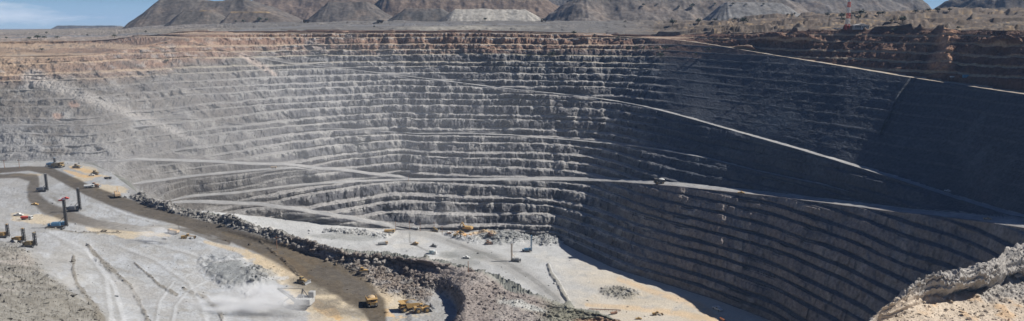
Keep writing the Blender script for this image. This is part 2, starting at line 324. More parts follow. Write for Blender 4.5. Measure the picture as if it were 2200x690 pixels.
# smooth big buttresses far left
# ground
g = pf | fl
gm = np.zeros(len(x)); gm[g] = 1
def gn(sc, o, seed, ridged=False, gain=.5, m=None):
    out = np.zeros(len(x)); mm = g if m is None else m; out[mm] = fbm(x[mm], y[mm], z[mm]*0, sc, o, 1, gain, seed, ridged); return out
n60 = gn(60, 3, 31); n18 = gn(18, 3, 32); n6 = gn(6, 3, 33); n2 = gn(2.2, 2, 34)
endf = np.ones(len(x))
flat_ = np.clip(road+road2+road3, 0, 1)
dzv += gm*(1-flat_)*(.9*n60*pf*endf+.35*n18+.18*n6+.08*n2)
# rubble banks: coarse broken blocks
rug = gn(5.5, 4, 41, True, .62); rug2 = gn(26, 3, 42, True)
rub = np.clip(ridge_in, 0, 1)*(1-road)
dzv += rub*(1.6*rug+2.0*rug2+.5*n2-.6)
sil = stroke([(300,420,5),(330,433,6),(420,452,8),(520,480,9),(600,503,9),(700,533,11),(760,550,13),(830,556,14),(870,560,14)], .6, .2, pf)
dzv += sil*(2.6*rug2+1.0*rug-1.0)
lowm = sm(840, 880, colx)*(1-sm(1000, 1060, colx))*is_('plat', 'near')
dzv += lowm*(1-mound)*np.minimum(-157-z, 0)
dzv += mound*(1.1*n18+.7*rug+.3*n6)
mslope = mound*(1-mound)*4
dzv += mslope*(1.6*rug+1.6*n6)
dzv += left_slope*(3.0*n60+1.8*rug+1.6*n18)
osh = outc*(1-sm(640, 660, py)); dzv += outc*(.5*rug+.8*n18+.5*n6)+osh*(1.5*rug+1.3*rug2+1.0*n6-.6)
scarp_out = outc*stroke([(1860,700,8),(1930,640,14),(2000,606,12),(2080,600,14),(2200,592,16),(2300,590,16)], .5, .2)
dzv += scarp_out*(1.8*rug+1.2*n6)
dzv += dark_pile*(2.8+1.2*n18+.35*n6)+pile2*(1.8+.5*n6+.4*rug)
# low windrows pushed up along the tracks
wr = 0
for pts in [[(158,552,2.5),(157,580,3.5),(165,610,4),(190,645,5),(207,668,6),(215,695,7)], [(190,528,2.5),(215,560,4),(245,585,4),(280,615,4),(300,650,4),(318,690,5)],
            [(290,565,2),(320,592,2.5),(345,615,2.5),(380,633,3)], [(100,490,1.5),(170,500,2),(260,500,1.5)], [(395,620,2.5),(440,640,3),(470,665,3),(480,690,3)], [(560,520,2),(610,560,2.5),(640,590,2.5)]]:
    wr = wr + stroke(pts, .7, 1.3, pf)
wr = np.clip(wr, 0, 1); dzv += wr*(.45+.7*n6+.5*n2)
# cliff and trench between platform and pit floor
hid = is_('hidden'); hs = sm(700, 800, colx)*(1-sm(1250, 1330, colx))*hid
dzv += hs*(2.2*rug+1.5*n6)
dx += hs*4*n18; dy += hs*5*gn(14, 3, 44)
# floor: debris heaps
fp = np.clip(blob(1330, 630, 34, 11, 5, m=fl)*1.6+blob(1080, 505, 60, 14, 8, m=fl)*3.0*1+blob(1180, 512, 30, 12, 0, m=fl)*3+blob(990, 508, 36, 7, 12, m=fl)*2.2+blob(820, 508, 22, 4, 0, m=fl)*1.5+blob(760, 500, 50, 4, 4, m=fl)*2, 0, 4)
dzv += fp*(.9+.9*gn(7, 3, 45, True)+.6*n6)
fw = stroke([(1178,570,3),(1185,590,4),(1200,610,4),(1212,635,4),(1225,655,3)], .5, .3, fl); dzv += fw*(1.6+n6)
# rim plateau and terraces behind the far crest
def rn_(sc, o, seed, ridged=False): 
    out = np.zeros(len(x)); out[rim] = fbm(x[rim], y[rim], z[rim]*0, sc, o, 1, .5, seed, ridged); return out
near_rim = rim*(1-sm(1800, 3500, np.hypot(x, y)))
rim_r = sm(1300, 1500, colx)
stp = sm(-.05, .05, rn_(70, 3, 54)+.25*rn_(14, 2, 55))*3.2+sm(.12, .2, rn_(55, 3, 56)+.2*rn_(14, 2, 55))*3.0
dzv += near_rim*(rn_(40, 3, 51)*(1.0+2.6*rim_r)+rn_(9, 3, 52)*(.6+.9*rim_r)+1.6*rim_r*rn_(22, 3, 53, True)+stp*(.5+.9*rim_r)-3.2*rim_r)
# safety berm along the outer edge of every road cut into the wall
rp1 = np.zeros(NR)
for r in range(NR-1):
    if str(rtag[r]).startswith('ramp') and not str(rtag[r-1]).startswith('ramp'): rp1[r] = 1
rpe = np.broadcast_to(rp1[:, None], (NR, NC))[sel]
rbn = np.zeros(len(x)); mm_ = rpe > 0; rbn[mm_] = fbm(x[mm_], y[mm_], z[mm_], 8, 3, seed=57)
dzv += rpe*(1.3+1.6*rbn)*sm(240, 300, colx)
rj = np.zeros(len(x)); mm_ = rp_ > 0; rj[mm_] = fbm(x[mm_], y[mm_], z[mm_], 12, 3, seed=58); dzv += rp_*.5*rj
x2, y2, z2 = x+dx, y+dy, z+dzv

# ------------------------------------------------------------------ colour of the ground, plus shade painted on the right wall
C = lambda *c: np.array(c, np.float32)
col = np.zeros((len(x), 3), np.float32)
def lay(mask, c, k=1.0):
    global col
    mk = np.clip(np.asarray(mask, np.float32)*k, 0, 1)[:, None]; col = col*(1-mk)+mk*np.asarray(c, np.float32)
big2 = fbm(x, y, z, 130, 3, seed=61); b30 = fbm(x, y, z, 30, 3, seed=62); b8 = fbm(x, y, z, 8, 3, seed=63)
strk = fbm(x, y, z, 14, 3, 5.0, seed=64)
# walls
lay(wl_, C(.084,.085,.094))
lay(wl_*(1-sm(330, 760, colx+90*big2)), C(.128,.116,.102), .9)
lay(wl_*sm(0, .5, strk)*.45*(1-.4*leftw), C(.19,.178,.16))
lay(wl_*sm(.05, .4, b30+.5*b8)*.6, C(.070,.068,.072))
lay(wl_*rightw*is_('wallB', 'wall4')*(1-berm), C(.235,.205,.19), .9)
pat = fbm(x, y, z, 70, 4, .8, seed=66); pat2 = fbm(x, y, z, 16, 3, 6.0, seed=67)
upr_shade = is_('wallC', 'wallA', 'wallD')*sm(1290, 1420, colx+20*b8)
lay(upr_shade, C(.052,.062,.082), .88)  # navy shadow of the upper right wall, painted into the rock colour
lay(wl_*rightw*sm(.0, .45, pat)*(1-.7*upr_shade), C(.20,.18,.165), .45); lay(wl_*rightw*sm(.05, .5, -pat+.4*pat2), C(.050,.060,.080), .5)
lay(upr_shade*sm(.1, .5, pat2+.3*pat), C(.085,.10,.12), .7)
lay(wl_*rightw*sm(.25, .5, pat2+.3*pat)*(1-upr_shade), C(.33,.31,.29), .45)
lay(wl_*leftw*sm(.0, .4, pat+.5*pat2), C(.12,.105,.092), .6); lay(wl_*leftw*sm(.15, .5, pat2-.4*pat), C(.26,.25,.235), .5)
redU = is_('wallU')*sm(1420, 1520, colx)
red = sm(-48, -28, z+7*b30+5*big2-10*sm(1500, 1700, colx)+22*(1-sm(250, 600, colx)))
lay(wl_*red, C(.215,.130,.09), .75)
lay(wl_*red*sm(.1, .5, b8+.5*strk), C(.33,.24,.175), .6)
lay(wl_*red*sm(.0, .5, -b30)*.5, C(.13,.095,.08))
lay(wl_*(1-sm(0, 300, colx))*sm(-60, -45, z+8*b30), C(.28,.215,.155), .6)
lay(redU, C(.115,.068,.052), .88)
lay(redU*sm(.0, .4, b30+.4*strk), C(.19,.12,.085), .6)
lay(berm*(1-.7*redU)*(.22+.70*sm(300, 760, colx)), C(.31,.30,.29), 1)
lay(berm*red, C(.34,.25,.175), .8)
lay(berm*sm(-75,-40,z+6*b30)*(1-red)*.6, C(.36,.31,.22))
lay(berm*rightw*sm(-128, -140, z)*is_('wallB', 'wall4'), C(.080,.085,.105), .95)  # shaded berms of the lower right wall, shade painted as dark blue
lay(berm*rightw*is_('wallC', 'wallA', 'wallD'), C(.062,.072,.09), .95)  # upper right berms take the painted shade too
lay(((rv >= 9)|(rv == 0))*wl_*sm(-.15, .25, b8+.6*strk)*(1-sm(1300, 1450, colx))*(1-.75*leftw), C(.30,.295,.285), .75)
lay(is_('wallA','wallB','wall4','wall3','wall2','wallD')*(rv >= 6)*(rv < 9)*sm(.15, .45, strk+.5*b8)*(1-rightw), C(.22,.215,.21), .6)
lay(notch*wl_*(1-rightw), C(.27,.265,.26), .5)
lay(wl_*spur, C(.46,.28,.18), .7)
# dusty lower left wall
lay(wl_*leftw*sm(.22, .38, fbm(x, y, z, 9, 3, .5, seed=68)), C(.085,.08,.075), .6)
dustl = wl_*(1-sm(180, 420, colx+60*pn))*sm(230, 330, py+40*b30)
lay(dustl, C(.25,.25,.25), .7)
lay(wl_*stroke([(60,165,14),(180,205,12),(300,250,9),(420,300,5)], .6, .3), C(.34,.32,.30), .6)
lay(wl_*stroke([(520,118,5),(560,140,6),(590,160,5)], .6, .3), C(.42,.34,.29), .6)
for cx, cy, rx, ry in [(85,274,26,6),(75,291,12,4),(110,290,22,4),(128,289,11,4),(110,308,17,5),(122,326,30,7),(76,257,8,5),(165,266,6,14),(264,310,6,6),(162,240,6,10)]:
    lay(wl_*blob(cx, cy, rx, ry, -3, .5, .5), C(.105,.095,.085), .75)
lay(wl_*blob(160, 225, 12, 8, 0)+wl_*blob(125, 250, 10, 6, 0), C(.36,.22,.16), .6)
# far plateau
lay(rim, C(.14,.135,.13))
lay(rim*sm(0, .4, b30+.3*big2), C(.21,.195,.18), .7)
lay(rim*(1-sm(350, 620, colx))*sm(72, 84, py+6*pn), C(.29,.235,.195), .8)
lay(rim*(1-sm(350, 620, colx))*sm(0, .35, b8+.7*b30), C(.36,.31,.27), .6)
lay(rim*(1-sm(350, 620, colx))*sm(.05, .4, -b30-.5*b8), C(.17,.145,.12), .6)
lay(rim*(1-sm(350, 620, colx))*sm(62, 66, py)*(1-sm(70, 76, py))*.6, C(.25,.22,.18))
lay(rim*rim_r*1.0, C(.125,.098,.078), .9)
lay(rim*rim_r*sm(.15, .5, b8+.6*b30), C(.27,.195,.115), .75)
lay(rim*rim_r*sm(.1, .5, -b30)*.7, C(.075,.062,.05))
for pts in [[(60,113,2),(200,95,2.5),(330,80,2),(440,72,1.5)], [(0,84,1.2),(180,78,1.4),(330,74,1.4),(480,68,1.2),(640,60,1.2)], [(600,60,1.2),(760,55,1.6),(900,54,1.6),(1180,56,1.6)]]:
    lay(rim*stroke(pts, .4, .1), C(.17,.17,.175), .9)
lay(rim*near_rim*sm(.05, .35, b30-.6*b8), C(.10,.095,.09), .5)
lay(rim*blob(985, 62, 130, 5, 0, .4, .4), C(.33,.31,.27), .6)
# ramps
lay(rp_, C(.28,.28,.28))
lay(rp_*sm(-.1, .4, rj), C(.35,.345,.335), .8)
lay(rp_*sm(.1, .4, -rj)*(1-rpe), C(.235,.235,.235), .6)
upA = rp_*(py < 250)*(colx < 1350); lay(upA*(1-sm(700, 1100, colx)), C(.20,.195,.19), .8); lay(upA*sm(700, 1100, colx), C(.26,.26,.26), .5)
lay(is_('rampU').astype(float), C(.36,.30,.23), .9)
ru = is_('rampU').astype(float)
lay(ru*sm(.1, .4, b8), C(.30,.30,.30), .6)
# floor
lay(fl, C(.40,.405,.405))
lay(fl*sm(.0, .5, n18+.6*n60), C(.47,.455,.42), .6)
lay(fl*sm(.05, .5, -n60-.3*n6), C(.33,.335,.335), .6)
lay(fl*sm(1180, 1330, px+.5*(py-560))*sm(-.4, .4, n60+.2), C(.49,.43,.34), .8)
lay(stroke([(1330,600,5),(1420,632,6),(1500,655,8),(1530,680,10)], .6, .3, fl), C(.56,.40,.24), .55)
lay(stroke([(1260,655,4),(1360,662,5),(1450,672,7),(1540,690,6)], .6, .3, fl), C(.55,.40,.24), .6)
lay(stroke([(860,496,5),(900,500,6),(960,517,8),(1040,547,11),(1100,573,14),(1150,605,15),(1190,640,14),(1210,665,14)], .5, .12, fl), C(.27,.265,.255), .65)
lay(stroke([(960,516,2.2),(1040,545,3.2),(1100,571,4),(1150,603,4.5),(1200,645,5)], .5, .12, fl), C(.15,.148,.14), .5)
lay(stroke([(720,548,5),(800,532,6),(850,512,6),(870,500,5)], .5, .12, fl), C(.34,.335,.33), .6)
lay(stroke([(880,500,2),(880,520,2),(905,533,2),(930,545,2)], .5, .2, fl), C(.16,.155,.14), .6)
for a in [(760,510,60,6),(700,508,30,4),(1010,548,50,8),(1075,512,45,10),(1160,510,50,12),(965,548,18,6),(1000,565,30,8)]:
    lay(blob(*a, 3, m=fl), C(.20,.205,.195), .6)
lay(blob(995, 505, 22, 4, 8, m=fl), C(.62,.38,.17), .9); lay(blob(960, 496, 70, 4, 3, m=fl), C(.52,.45,.34), .7); lay(blob(1030, 503, 30, 3, 6, m=fl), C(.58,.42,.24), .7)
lay(blob(1330, 630, 34, 12, 5, m=fl), C(.20,.195,.17), .7); lay(fw, C(.22,.21,.18), .7)
# fine mottling: tyre tracks and drifted dust, running roughly with the traffic
fg_ = np.clip(fl+pf*1.0, 0, 1)
st1 = fbm(px*.55+py*.9, py*1.7-px*.30, px*0, 11, 4, seed=81); st2 = fbm(px*.8, py*2.4, px*0, 26, 4, seed=82)
lay(fl*sm(.08, .5, st1), C(.33,.33,.325), .55)
# trench face between floor and mound
lay(hid, C(.165,.17,.155))
lay(hid*sm(0, .5, b8), C(.24,.24,.215), .7)
# platform
lay(is_('plat', 'near'), C(.335,.348,.362))
P_ = is_('plat', 'near').astype(float)
lay(P_*sm(-.05, .45, n18+.5*n60), C(.33,.335,.335), .75)
lay(P_*sm(.0, .5, -n60-.5*n18), C(.40,.415,.435), .7)
lay(P_*(1-sm(120, 330, px+.3*(690-py)))*sm(330, 400, py), C(.34,.335,.33), .4)
lay(blob(640, 600, 45, 28, 30, m=P_), C(.26,.25,.235), .5)
lay(P_*sm(.02, .25, st1), C(.29,.29,.285), .6)
st3 = fbm(px*1.2-py*.5, py*1.6+px*.7, px*0, 5, 3, seed=83); st4 = fbm(px, py*2.2, px*0, 70, 5, seed=84, gain=.6)
lay(P_*sm(.05, .22, st4), C(.30,.29,.27), .55)
lay(P_*sm(.10, .30, -st4+.4*st3), C(.255,.255,.25), .5)
lay(P_*sm(.15, .4, st3), C(.27,.265,.255), .4)
lay(P_*sm(.1, .5, st2), C(.42,.435,.455), .5)
lay(P_*sm(.12, .5, -st2+.3*st1), C(.25,.243,.225), .55)
for a in [(90,470,60,8,2),(230,497,60,8,10),(60,376,26,2.5,0),(232,405,34,8,5),(185,364,30,5,10),(200,372,34,5,15),(178,384,22,5,-5),(545,265,10,3,0),(500,508,22,4,8),
          (330,505,40,5,5),(760,660,90,30,12),(870,650,60,22,12),(590,580,52,34,35),(700,640,70,30,10),(730,690,60,18,0),(640,560,40,14,25),(790,600,40,12,35),(560,565,30,12,30)]:
    lay(blob(*a[:4], a[4], soft=.18, rough=1.0, m=P_), C(.49,.41,.29), .75)
for a in [(180,366,22,3,12),(205,378,16,3,0),(165,374,22,2.5,15),(700,665,34,8,30),(820,672,40,9,10),(650,548,50,6,28),(720,672,20,5,60),(620,565,50,8,35)]:
    lay(blob(*a[:4], a[4], soft=.15, rough=1.1, m=P_), C(.56,.38,.19), .7)
lay(stroke([(480,500,4),(560,516,5),(640,545,6),(720,572,7),(790,605,9),(830,640,12)], .6, .3, pf), C(.47,.38,.26), .7)
lay(stroke([(440,520,3),(520,540,5),(580,570,9),(640,605,12)], .6, .3, pf), C(.47,.385,.27), .75)
for a in [(700,615,26,8,10),(690,650,40,8,0),(760,672,60,12,8),(700,628,40,5,0),(745,640,30,6,-10),(790,660,40,16,10),(655,612,34,10,10),(120,430,14,6,20)]:
    lay(blob(*a[:4], a[4], soft=.6, rough=.9, m=P_), C(.17,.155,.13), .75)
lay(P_*rub, C(.20,.19,.175), .9)
lay(P_*rub*sm(560, 700, px), C(.225,.185,.155), .85)
lay(P_*rub*sm(0, .5, n6+rug*.4), C(.30,.29,.275), .6)
lay(P_*mound, C(.245,.21,.19), .92)
lay(P_*mound*sm(0, .5, n18), C(.32,.295,.275), .55)
lay(P_*mslope, C(.19,.165,.15), .9)
lay(P_*mound*sm(1120, 1230, px+pn*50)*1.0, C(.155,.16,.115), .75)
lay(P_*mound*sm(.1, .5, n6)*sm(1000, 1150, px), C(.33,.32,.27), .5)
lay(P_*blob(1130, 660, 48, 7, 10), C(.42,.43,.41), .7)
lay(P_*blob(1290, 690, 60, 5, 3), C(.34,.19,.12), .6)
lay(P_*left_slope, C(.215,.205,.182), .9)
lay(P_*left_slope*sm(0, .5, n6+.5*rug), C(.155,.145,.125), .7)
lay(P_*left_slope*blob(30, 600, 90, 60)*sm(0, .4, n18), C(.36,.33,.30), .6)
lay(P_*dark_pile, C(.21,.22,.22), .8); lay(P_*pile2, C(.24,.245,.24), .7)
lay(P_*wr, C(.17,.155,.13), .8)
for a in [(250,610,40,12,30),(300,640,30,30,60),(560,650,40,14,0),(620,680,60,10,0),(360,640,50,9,15)]:
    lay(blob(*a[:4], a[4], m=P_), C(.29,.285,.28), .5)
lay(P_*outc, C(.36,.335,.305), .95)
lay(P_*outc*sm(0, .5, n6+.5*n18), C(.24,.225,.21), .7)
lay(P_*outc*sm(628, 650, py+6*pn-.03*(px-1900)), C(.50,.42,.33), .9)
lay(P_*outc*sm(628, 650, py+6*pn)*sm(.1, .5, n18+.6*n6), C(.54,.36,.20), .6)
tr = np.clip(road*.95+road2*.85+road3*.7, 0, 1)
trk = 0.5+0.5*fbm(px*.25+py, py*.9-px*.38, px*0, 9, 3, seed=71)
for pts, w_ in [([(330,700,3),(338,650,2.5),(370,605,2),(440,575,2),(520,560,1.5)], .6), ([(365,700,3),(372,660,2.5),(400,625,2),(455,600,1.8)], .6), ([(300,520,2),(400,545,2.5),(470,570,3),(540,560,2.5)], .5), ([(130,520,2),(200,560,3),(240,620,4),(262,700,5)], .6),
        ([(250,530,2),(330,560,2.5),(400,610,3),(430,660,4),(440,700,4)], .5), ([(100,500,2),(180,540,3),(222,600,4),(235,700,5)], .5), ([(200,430,1.5),(260,460,2),(330,478,2)], .5), ([(470,700,3),(500,650,3),(560,610,3),(610,600,3)], .5)]:
    s1 = stroke(pts, .5, .5, pf); lay(P_*s1, C(.26,.258,.25), w_)
    s2 = stroke([(a_+7, b_-3, c_) for a_, b_, c_ in pts], .5, .5, pf); lay(P_*s2, C(.42,.43,.44), w_)
lay(P_*tr, C(.080,.066,.050), .96)
lay(P_*tr*sm(.45, .95, trk), C(.135,.115,.09), .6)
lay(P_*road2*sm(120, 320, px), C(.33,.32,.30), .75)
col *= (1+.10*b8+.08*b30)[:, None]
col = np.clip(col, .02, .8)

# ------------------------------------------------------------------ material
def nodes(m): m.use_nodes = True; nt = m.node_tree; nt.nodes.clear(); return nt, nt.nodes, nt.links
def ground_mat(name, detail=(.5, 4.0, .35), bump=.8, bscale=.6):
    m = bpy.data.materials.new(name); nt, N, L = nodes(m)
    o = N.new('ShaderNodeOutputMaterial'); b = N.new('ShaderNodeBsdfPrincipled'); b.inputs['Roughness'].default_value = .95; b.inputs['Specular IOR Level'].default_value = .12
    a = N.new('ShaderNodeAttribute'); a.attribute_name = 'tint'
    tc = N.new('ShaderNodeTexCoord')
    n1 = N.new('ShaderNodeTexNoise'); n1.inputs['Scale'].default_value = detail[0]; n1.inputs['Detail'].default_value = 6; n1.inputs['Roughness'].default_value = .65
    L.new(tc.outputs['Object'], n1.inputs['Vector'])
    mr = N.new('ShaderNodeMapRange'); mr.inputs['From Min'].default_value = .3; mr.inputs['From Max'].default_value = .7
    mr.inputs['To Min'].default_value = 1-detail[2]; mr.inputs['To Max'].default_value = 1+detail[2]; L.new(n1.outputs['Fac'], mr.inputs['Value'])
    v = N.new('ShaderNodeVectorMath'); v.operation = 'SCALE'; L.new(a.outputs['Color'], v.inputs[0]); L.new(mr.outputs[0], v.inputs['Scale'])
    L.new(v.outputs[0], b.inputs['Base Color'])
    n2 = N.new('ShaderNodeTexNoise'); n2.inputs['Scale'].default_value = bscale; n2.inputs['Detail'].default_value = 5; L.new(tc.outputs['Object'], n2.inputs['Vector'])
    bp = N.new('ShaderNodeBump'); bp.inputs['Strength'].default_value = bump; bp.inputs['Distance'].default_value = 1.2
    L.new(n2.outputs['Fac'], bp.inputs['Height']); L.new(bp.outputs[0], b.inputs['Normal']); L.new(b.outputs[0], o.inputs[0]); return m
M_rock = ground_mat('rock_face', (.35, 4, .35), .9, .45)
M_ground = ground_mat('dusty_ground', (.5, 4, .14), .45, .7)
M_road = ground_mat('haul_road_dirt', (.25, 4, .22), .3, .5)

# ------------------------------------------------------------------ faces
a = IDX[:-1, :-1]; b = IDX[:-1, 1:]; c = IDX[1:, 1:]; d = IDX[1:, :-1]
rt = rtag[1:]
KINDS = ['foreground_ground', 'haul_road', 'pit_floor', 'pit_wall', 'ramp_road', 'rim_plateau', 'rubble_bank']
fk = np.zeros(len(rt), int)
for i, t_ in enumerate(rt):
    t_ = str(t_); fk[i] = 3 if t_.startswith('wall') else 4 if t_.startswith('ramp') else 2 if t_ == 'floor' else 5 if t_ == 'rim' else 0
FK = np.broadcast_to(fk[:, None], a.shape).copy()
def msk(v, lim): return (v[a]+v[c])/2 > lim
vr = (tr*P_); FK[(FK == 0) & msk(vr, .5)] = 1
vb = np.clip(rub+mslope+sil, 0, 1)*pf; FK[(FK == 0) & msk(vb, .5)] = 6
quads = np.stack([a, b, c, d], -1).reshape(-1, 4); FK = FK.ravel()
eq01 = quads[:, 0] == quads[:, 1]
q_ad = quads[:, 0] == quads[:, 3]; q_bc = quads[:, 1] == quads[:, 2]
keep4 = ~q_ad & ~q_bc; tri1 = q_ad & ~q_bc; tri2 = q_bc & ~q_ad
vco = np.stack([x2, y2, z2], -1).astype(np.float32)
def make_mesh(name, fq, ft, mat, smooth, V=None, COL=None):
    V = vco if V is None else V; COL = col if COL is None else COL
    used = np.unique(np.concatenate([fq.ravel(), ft.ravel()])); mp = np.zeros(len(V), np.int64); mp[used] = np.arange(len(used))
    me = bpy.data.meshes.new(name); me.vertices.add(len(used)); me.vertices.foreach_set('co', V[used].ravel())
    li = np.concatenate([mp[fq].ravel(), mp[ft].ravel()]).astype(np.int32)
    nf = len(fq)+len(ft); me.loops.add(len(li)); me.loops.foreach_set('vertex_index', li); me.polygons.add(nf)
    st = np.concatenate([np.arange(len(fq))*4, len(fq)*4+np.arange(len(ft))*3]).astype(np.int32)
    me.polygons.foreach_set('loop_start', st)
    me.update(calc_edges=True)
    me.polygons.foreach_set('use_smooth', np.full(nf, smooth))
    at_ = me.attributes.new('tint', 'FLOAT_COLOR', 'POINT'); rgba = np.ones((len(used), 4), np.float32); rgba[:, :3] = COL[used]; at_.data.foreach_set('color', rgba.ravel())
    me.materials.append(mat); me.validate()
    o = bpy.data.objects.new(name, me); scene.collection.objects.link(o); return o
for k, nm in enumerate(KINDS):
    m = FK == k
    fq = quads[m & keep4]; t1 = quads[m & tri1][:, [0, 1, 2]]; t2 = quads[m & tri2][:, [0, 1, 3]]
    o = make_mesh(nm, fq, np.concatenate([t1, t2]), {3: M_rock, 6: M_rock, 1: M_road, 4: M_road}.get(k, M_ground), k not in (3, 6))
    o['kind'] = 'structure'; print(nm, len(fq), len(t1)+len(t2))
# ground lookup for placing things: nearest platform/floor vertex at a bearing and level
_gp = np.where(is_('plat', 'floor', 'ramp', 'rampU', 'rim', 'hidden') | (wl_ > 0))[0]
FPX2, FPY2 = project(x2, y2, z2)
_cell = {}
_order = np.argsort(-(x2[_gp]**2+y2[_gp]**2))
_keys = (np.round(FPX2[_gp]/2).astype(int)*4096+np.round(FPY2[_gp]/1).astype(int))
for i in _order: _cell[int(_keys[i])] = int(_gp[i])     # nearest wins
def ground(pxx, pyy):
    for r in range(0, 12):
        for ddx in range(-r, r+1):
            for ddy in range(-r, r+1):
                if max(abs(ddx), abs(ddy)) != r: continue
                k = _cell.get((round(pxx/2)+ddx)*4096+round(pyy)+ddy)
                if k is not None: return Vector((float(x2[k]), float(y2[k]), float(z2[k])))
    return at(pxx, pyy, -150)

# ------------------------------------------------------------------ the dusty air of the pit
def box_volume(name, lo, hi, density, color, aniso=0.0):
    bm = bmesh.new(); bmesh.ops.create_cube(bm, size=1)
    for v in bm.verts: v.co = Vector([lo[i]+(v.co[i]+.5)*(hi[i]-lo[i]) for i in range(3)])
    me = bpy.data.meshes.new(name); bm.to_mesh(me); bm.free()
    o = bpy.data.objects.new(name, me); scene.collection.objects.link(o); o['kind'] = 'stuff'
    m = bpy.data.materials.new(name); nt, N, L = nodes(m); out = N.new('ShaderNodeOutputMaterial')
    v = N.new('ShaderNodeVolumePrincipled'); v.inputs['Density'].default_value = density; v.inputs['Color'].default_value = (*color, 1)
    v.inputs['Anisotropy'].default_value = aniso; L.new(v.outputs[0], out.inputs['Volume']); me.materials.append(m); return o, m, v
haze = box_volume('haze', (-9000, -60, -300), (9000, 34000, 260), 0.00004, (.40, .62, 1.0))

# ------------------------------------------------------------------ spoil hills behind the rim
M_hill = ground_mat('spoil_rock', (.09, 8, .45), 1.0, .12)
def hill(xl, xtl, xtr, xr, yb, yt, t, rgb, depth=60, seed=0, pale=None, edge=None):
    Xl, Xtl, Xtr, Xr = [t*(v-CX) for v in (xl, xtl, xtr, xr)]; zb = t*rayz(yb)-6; zt = t*rayz(yt); Hh = zt-zb
    runl = max(Xtl-Xl, 12); runr = max(Xr-Xtr, 12); runf = Hh*1.5; yf = t*1563
    n1, n2 = int((Xr-Xl)/2.6)+20, int((runf*2+depth)/2.6)+10
    u = np.linspace(Xl-15, Xr+15, n1); w = np.linspace(yf-15, yf+runf*2+depth+15, n2); U, V = np.meshgrid(u, w)
    wob = 16*fbm(U, V, U*0+seed*9, 90, 3, seed=seed)+4*fbm(U, V, U*0, 22, 3, seed=seed+3)
    dl = np.maximum((Xtl-U)/runl, 0); dr = np.maximum((U-Xtr)/runr, 0); df = np.maximum((yf+runf-V)/runf, 0); db = np.maximum((V-yf-runf-depth)/runf, 0)
    d = np.sqrt(np.maximum(dl, dr)**2+np.maximum(df, db)**2)+wob/100
    ang = np.arctan2(df+db+1e-6, dl+dr+1e-6)*60+U*.25
    gul = fbm(ang*1.0+U*.2, V*.12, U*0, 9, 3, seed=seed+5)
    h = np.clip(1-d, -.1, 1); ht = h*Hh + (h > .02)*(h < .97)*gul*2.6 + 1.5*fbm(U, V, U*0, 40, 3, seed=seed+8)
    Zz = zb+ht
    VV = np.stack([U, V, Zz], -1).reshape(-1, 3).astype(np.float32)
    cc = np.zeros_like(VV)+np.array(rgb, np.float32)
    f = fbm(U, V, Zz, 35, 4, seed=seed+11).ravel()[:, None]; f2 = gul.ravel()[:, None]
    cc = cc*(1+.35*f+.25*f2)
    br = np.clip(f*2-.15, 0, 1)*.45; cc = cc*(1-br)+br*np.array((.155, .115, .085), np.float32)
    if pale is not None:
        pm = (sm(pale[0], pale[0]+14, U)*(1-sm(pale[1]-14, pale[1], U))*sm(pale[2], pale[2]+5, Zz+gul*5)*(1-sm(pale[3]-3, pale[3], Zz))).ravel()[:, None]; cc = cc*(1-pm)+pm*np.array(pale[4], np.float32)
    if edge is not None:
        em = (np.exp(-((h-.96)/.05)**2)*sm(-.3, .4, fbm(U, V, U*0, 30, 2, seed=seed+2))).ravel()[:, None]; cc = cc*(1-em*.7)+em*.7*np.array(edge, np.float32)
    k = np.arange(n1*n2).reshape(n2, n1); q = np.stack([k[:-1, :-1], k[:-1, 1:], k[1:, 1:], k[1:, :-1]], -1).reshape(-1, 4)
    o = make_mesh('hill', q, np.zeros((0, 3), int), M_hill, True, VV, np.clip(cc, .02, .8)); o['kind'] = 'structure'; return o
DG = (.112,.100,.090); BR = (.150,.115,.092); PG = (.19,.185,.18)
hill(226, 306, 492, 660, 56, -6, 1.30, DG, 60, 1)
hill(330, 378, 432, 490, 55, 20, 1.20, (.11,.10,.09), 20, 2, edge=(.36,.25,.12))
hill(455, 480, 560, 660, 54, 24, 1.20, (.125,.108,.095), 20, 3, edge=(.36,.25,.12))
hill(430, 545, 760, 900, 52, -30, 1.7, BR, 80, 4)
hill(620, 690, 770, 860, 52, 2, 1.35, DG, 50, 5)
hill(730, 830, 1150, 1260, 50, -34, 1.5, BR, 80, 6)
hill(800, 868, 940, 1010, 52, 17, 1.22, (.095,.09,.085), 30, 7)
hill(925, 975, 1130, 1195, 52, 18, 1.18, (.20,.19,.175), 30, 8, pale=(1.18*(958-CX), 1.18*(1165-CX), 3, 60, (.34,.32,.285)))
hill(1020, 1120, 1300, 1420, 50, -30, 2.1, DG, 80, 9)
hill(1165, 1268, 1700, 1820, 50, -34, 1.28, (.15,.132,.118), 80, 10)
hill(1520, 1580, 1700, 1775, 44, 3, 1.12, PG, 30, 11)
hill(1660, 1740, 2000, 2068, 40, -34, 1.45, (.145,.132,.122), 80, 12)
hill(2105, 2260, 2500, 2700, 40, -60, 1.25, DG, 80, 13)
hill(95, 115, 240, 262, 64, 55, 2.6, (.12,.12,.12), 60, 14)
hill(265, 285, 400, 420, 63, 54, 2.4, (.12,.12,.12), 60, 15)

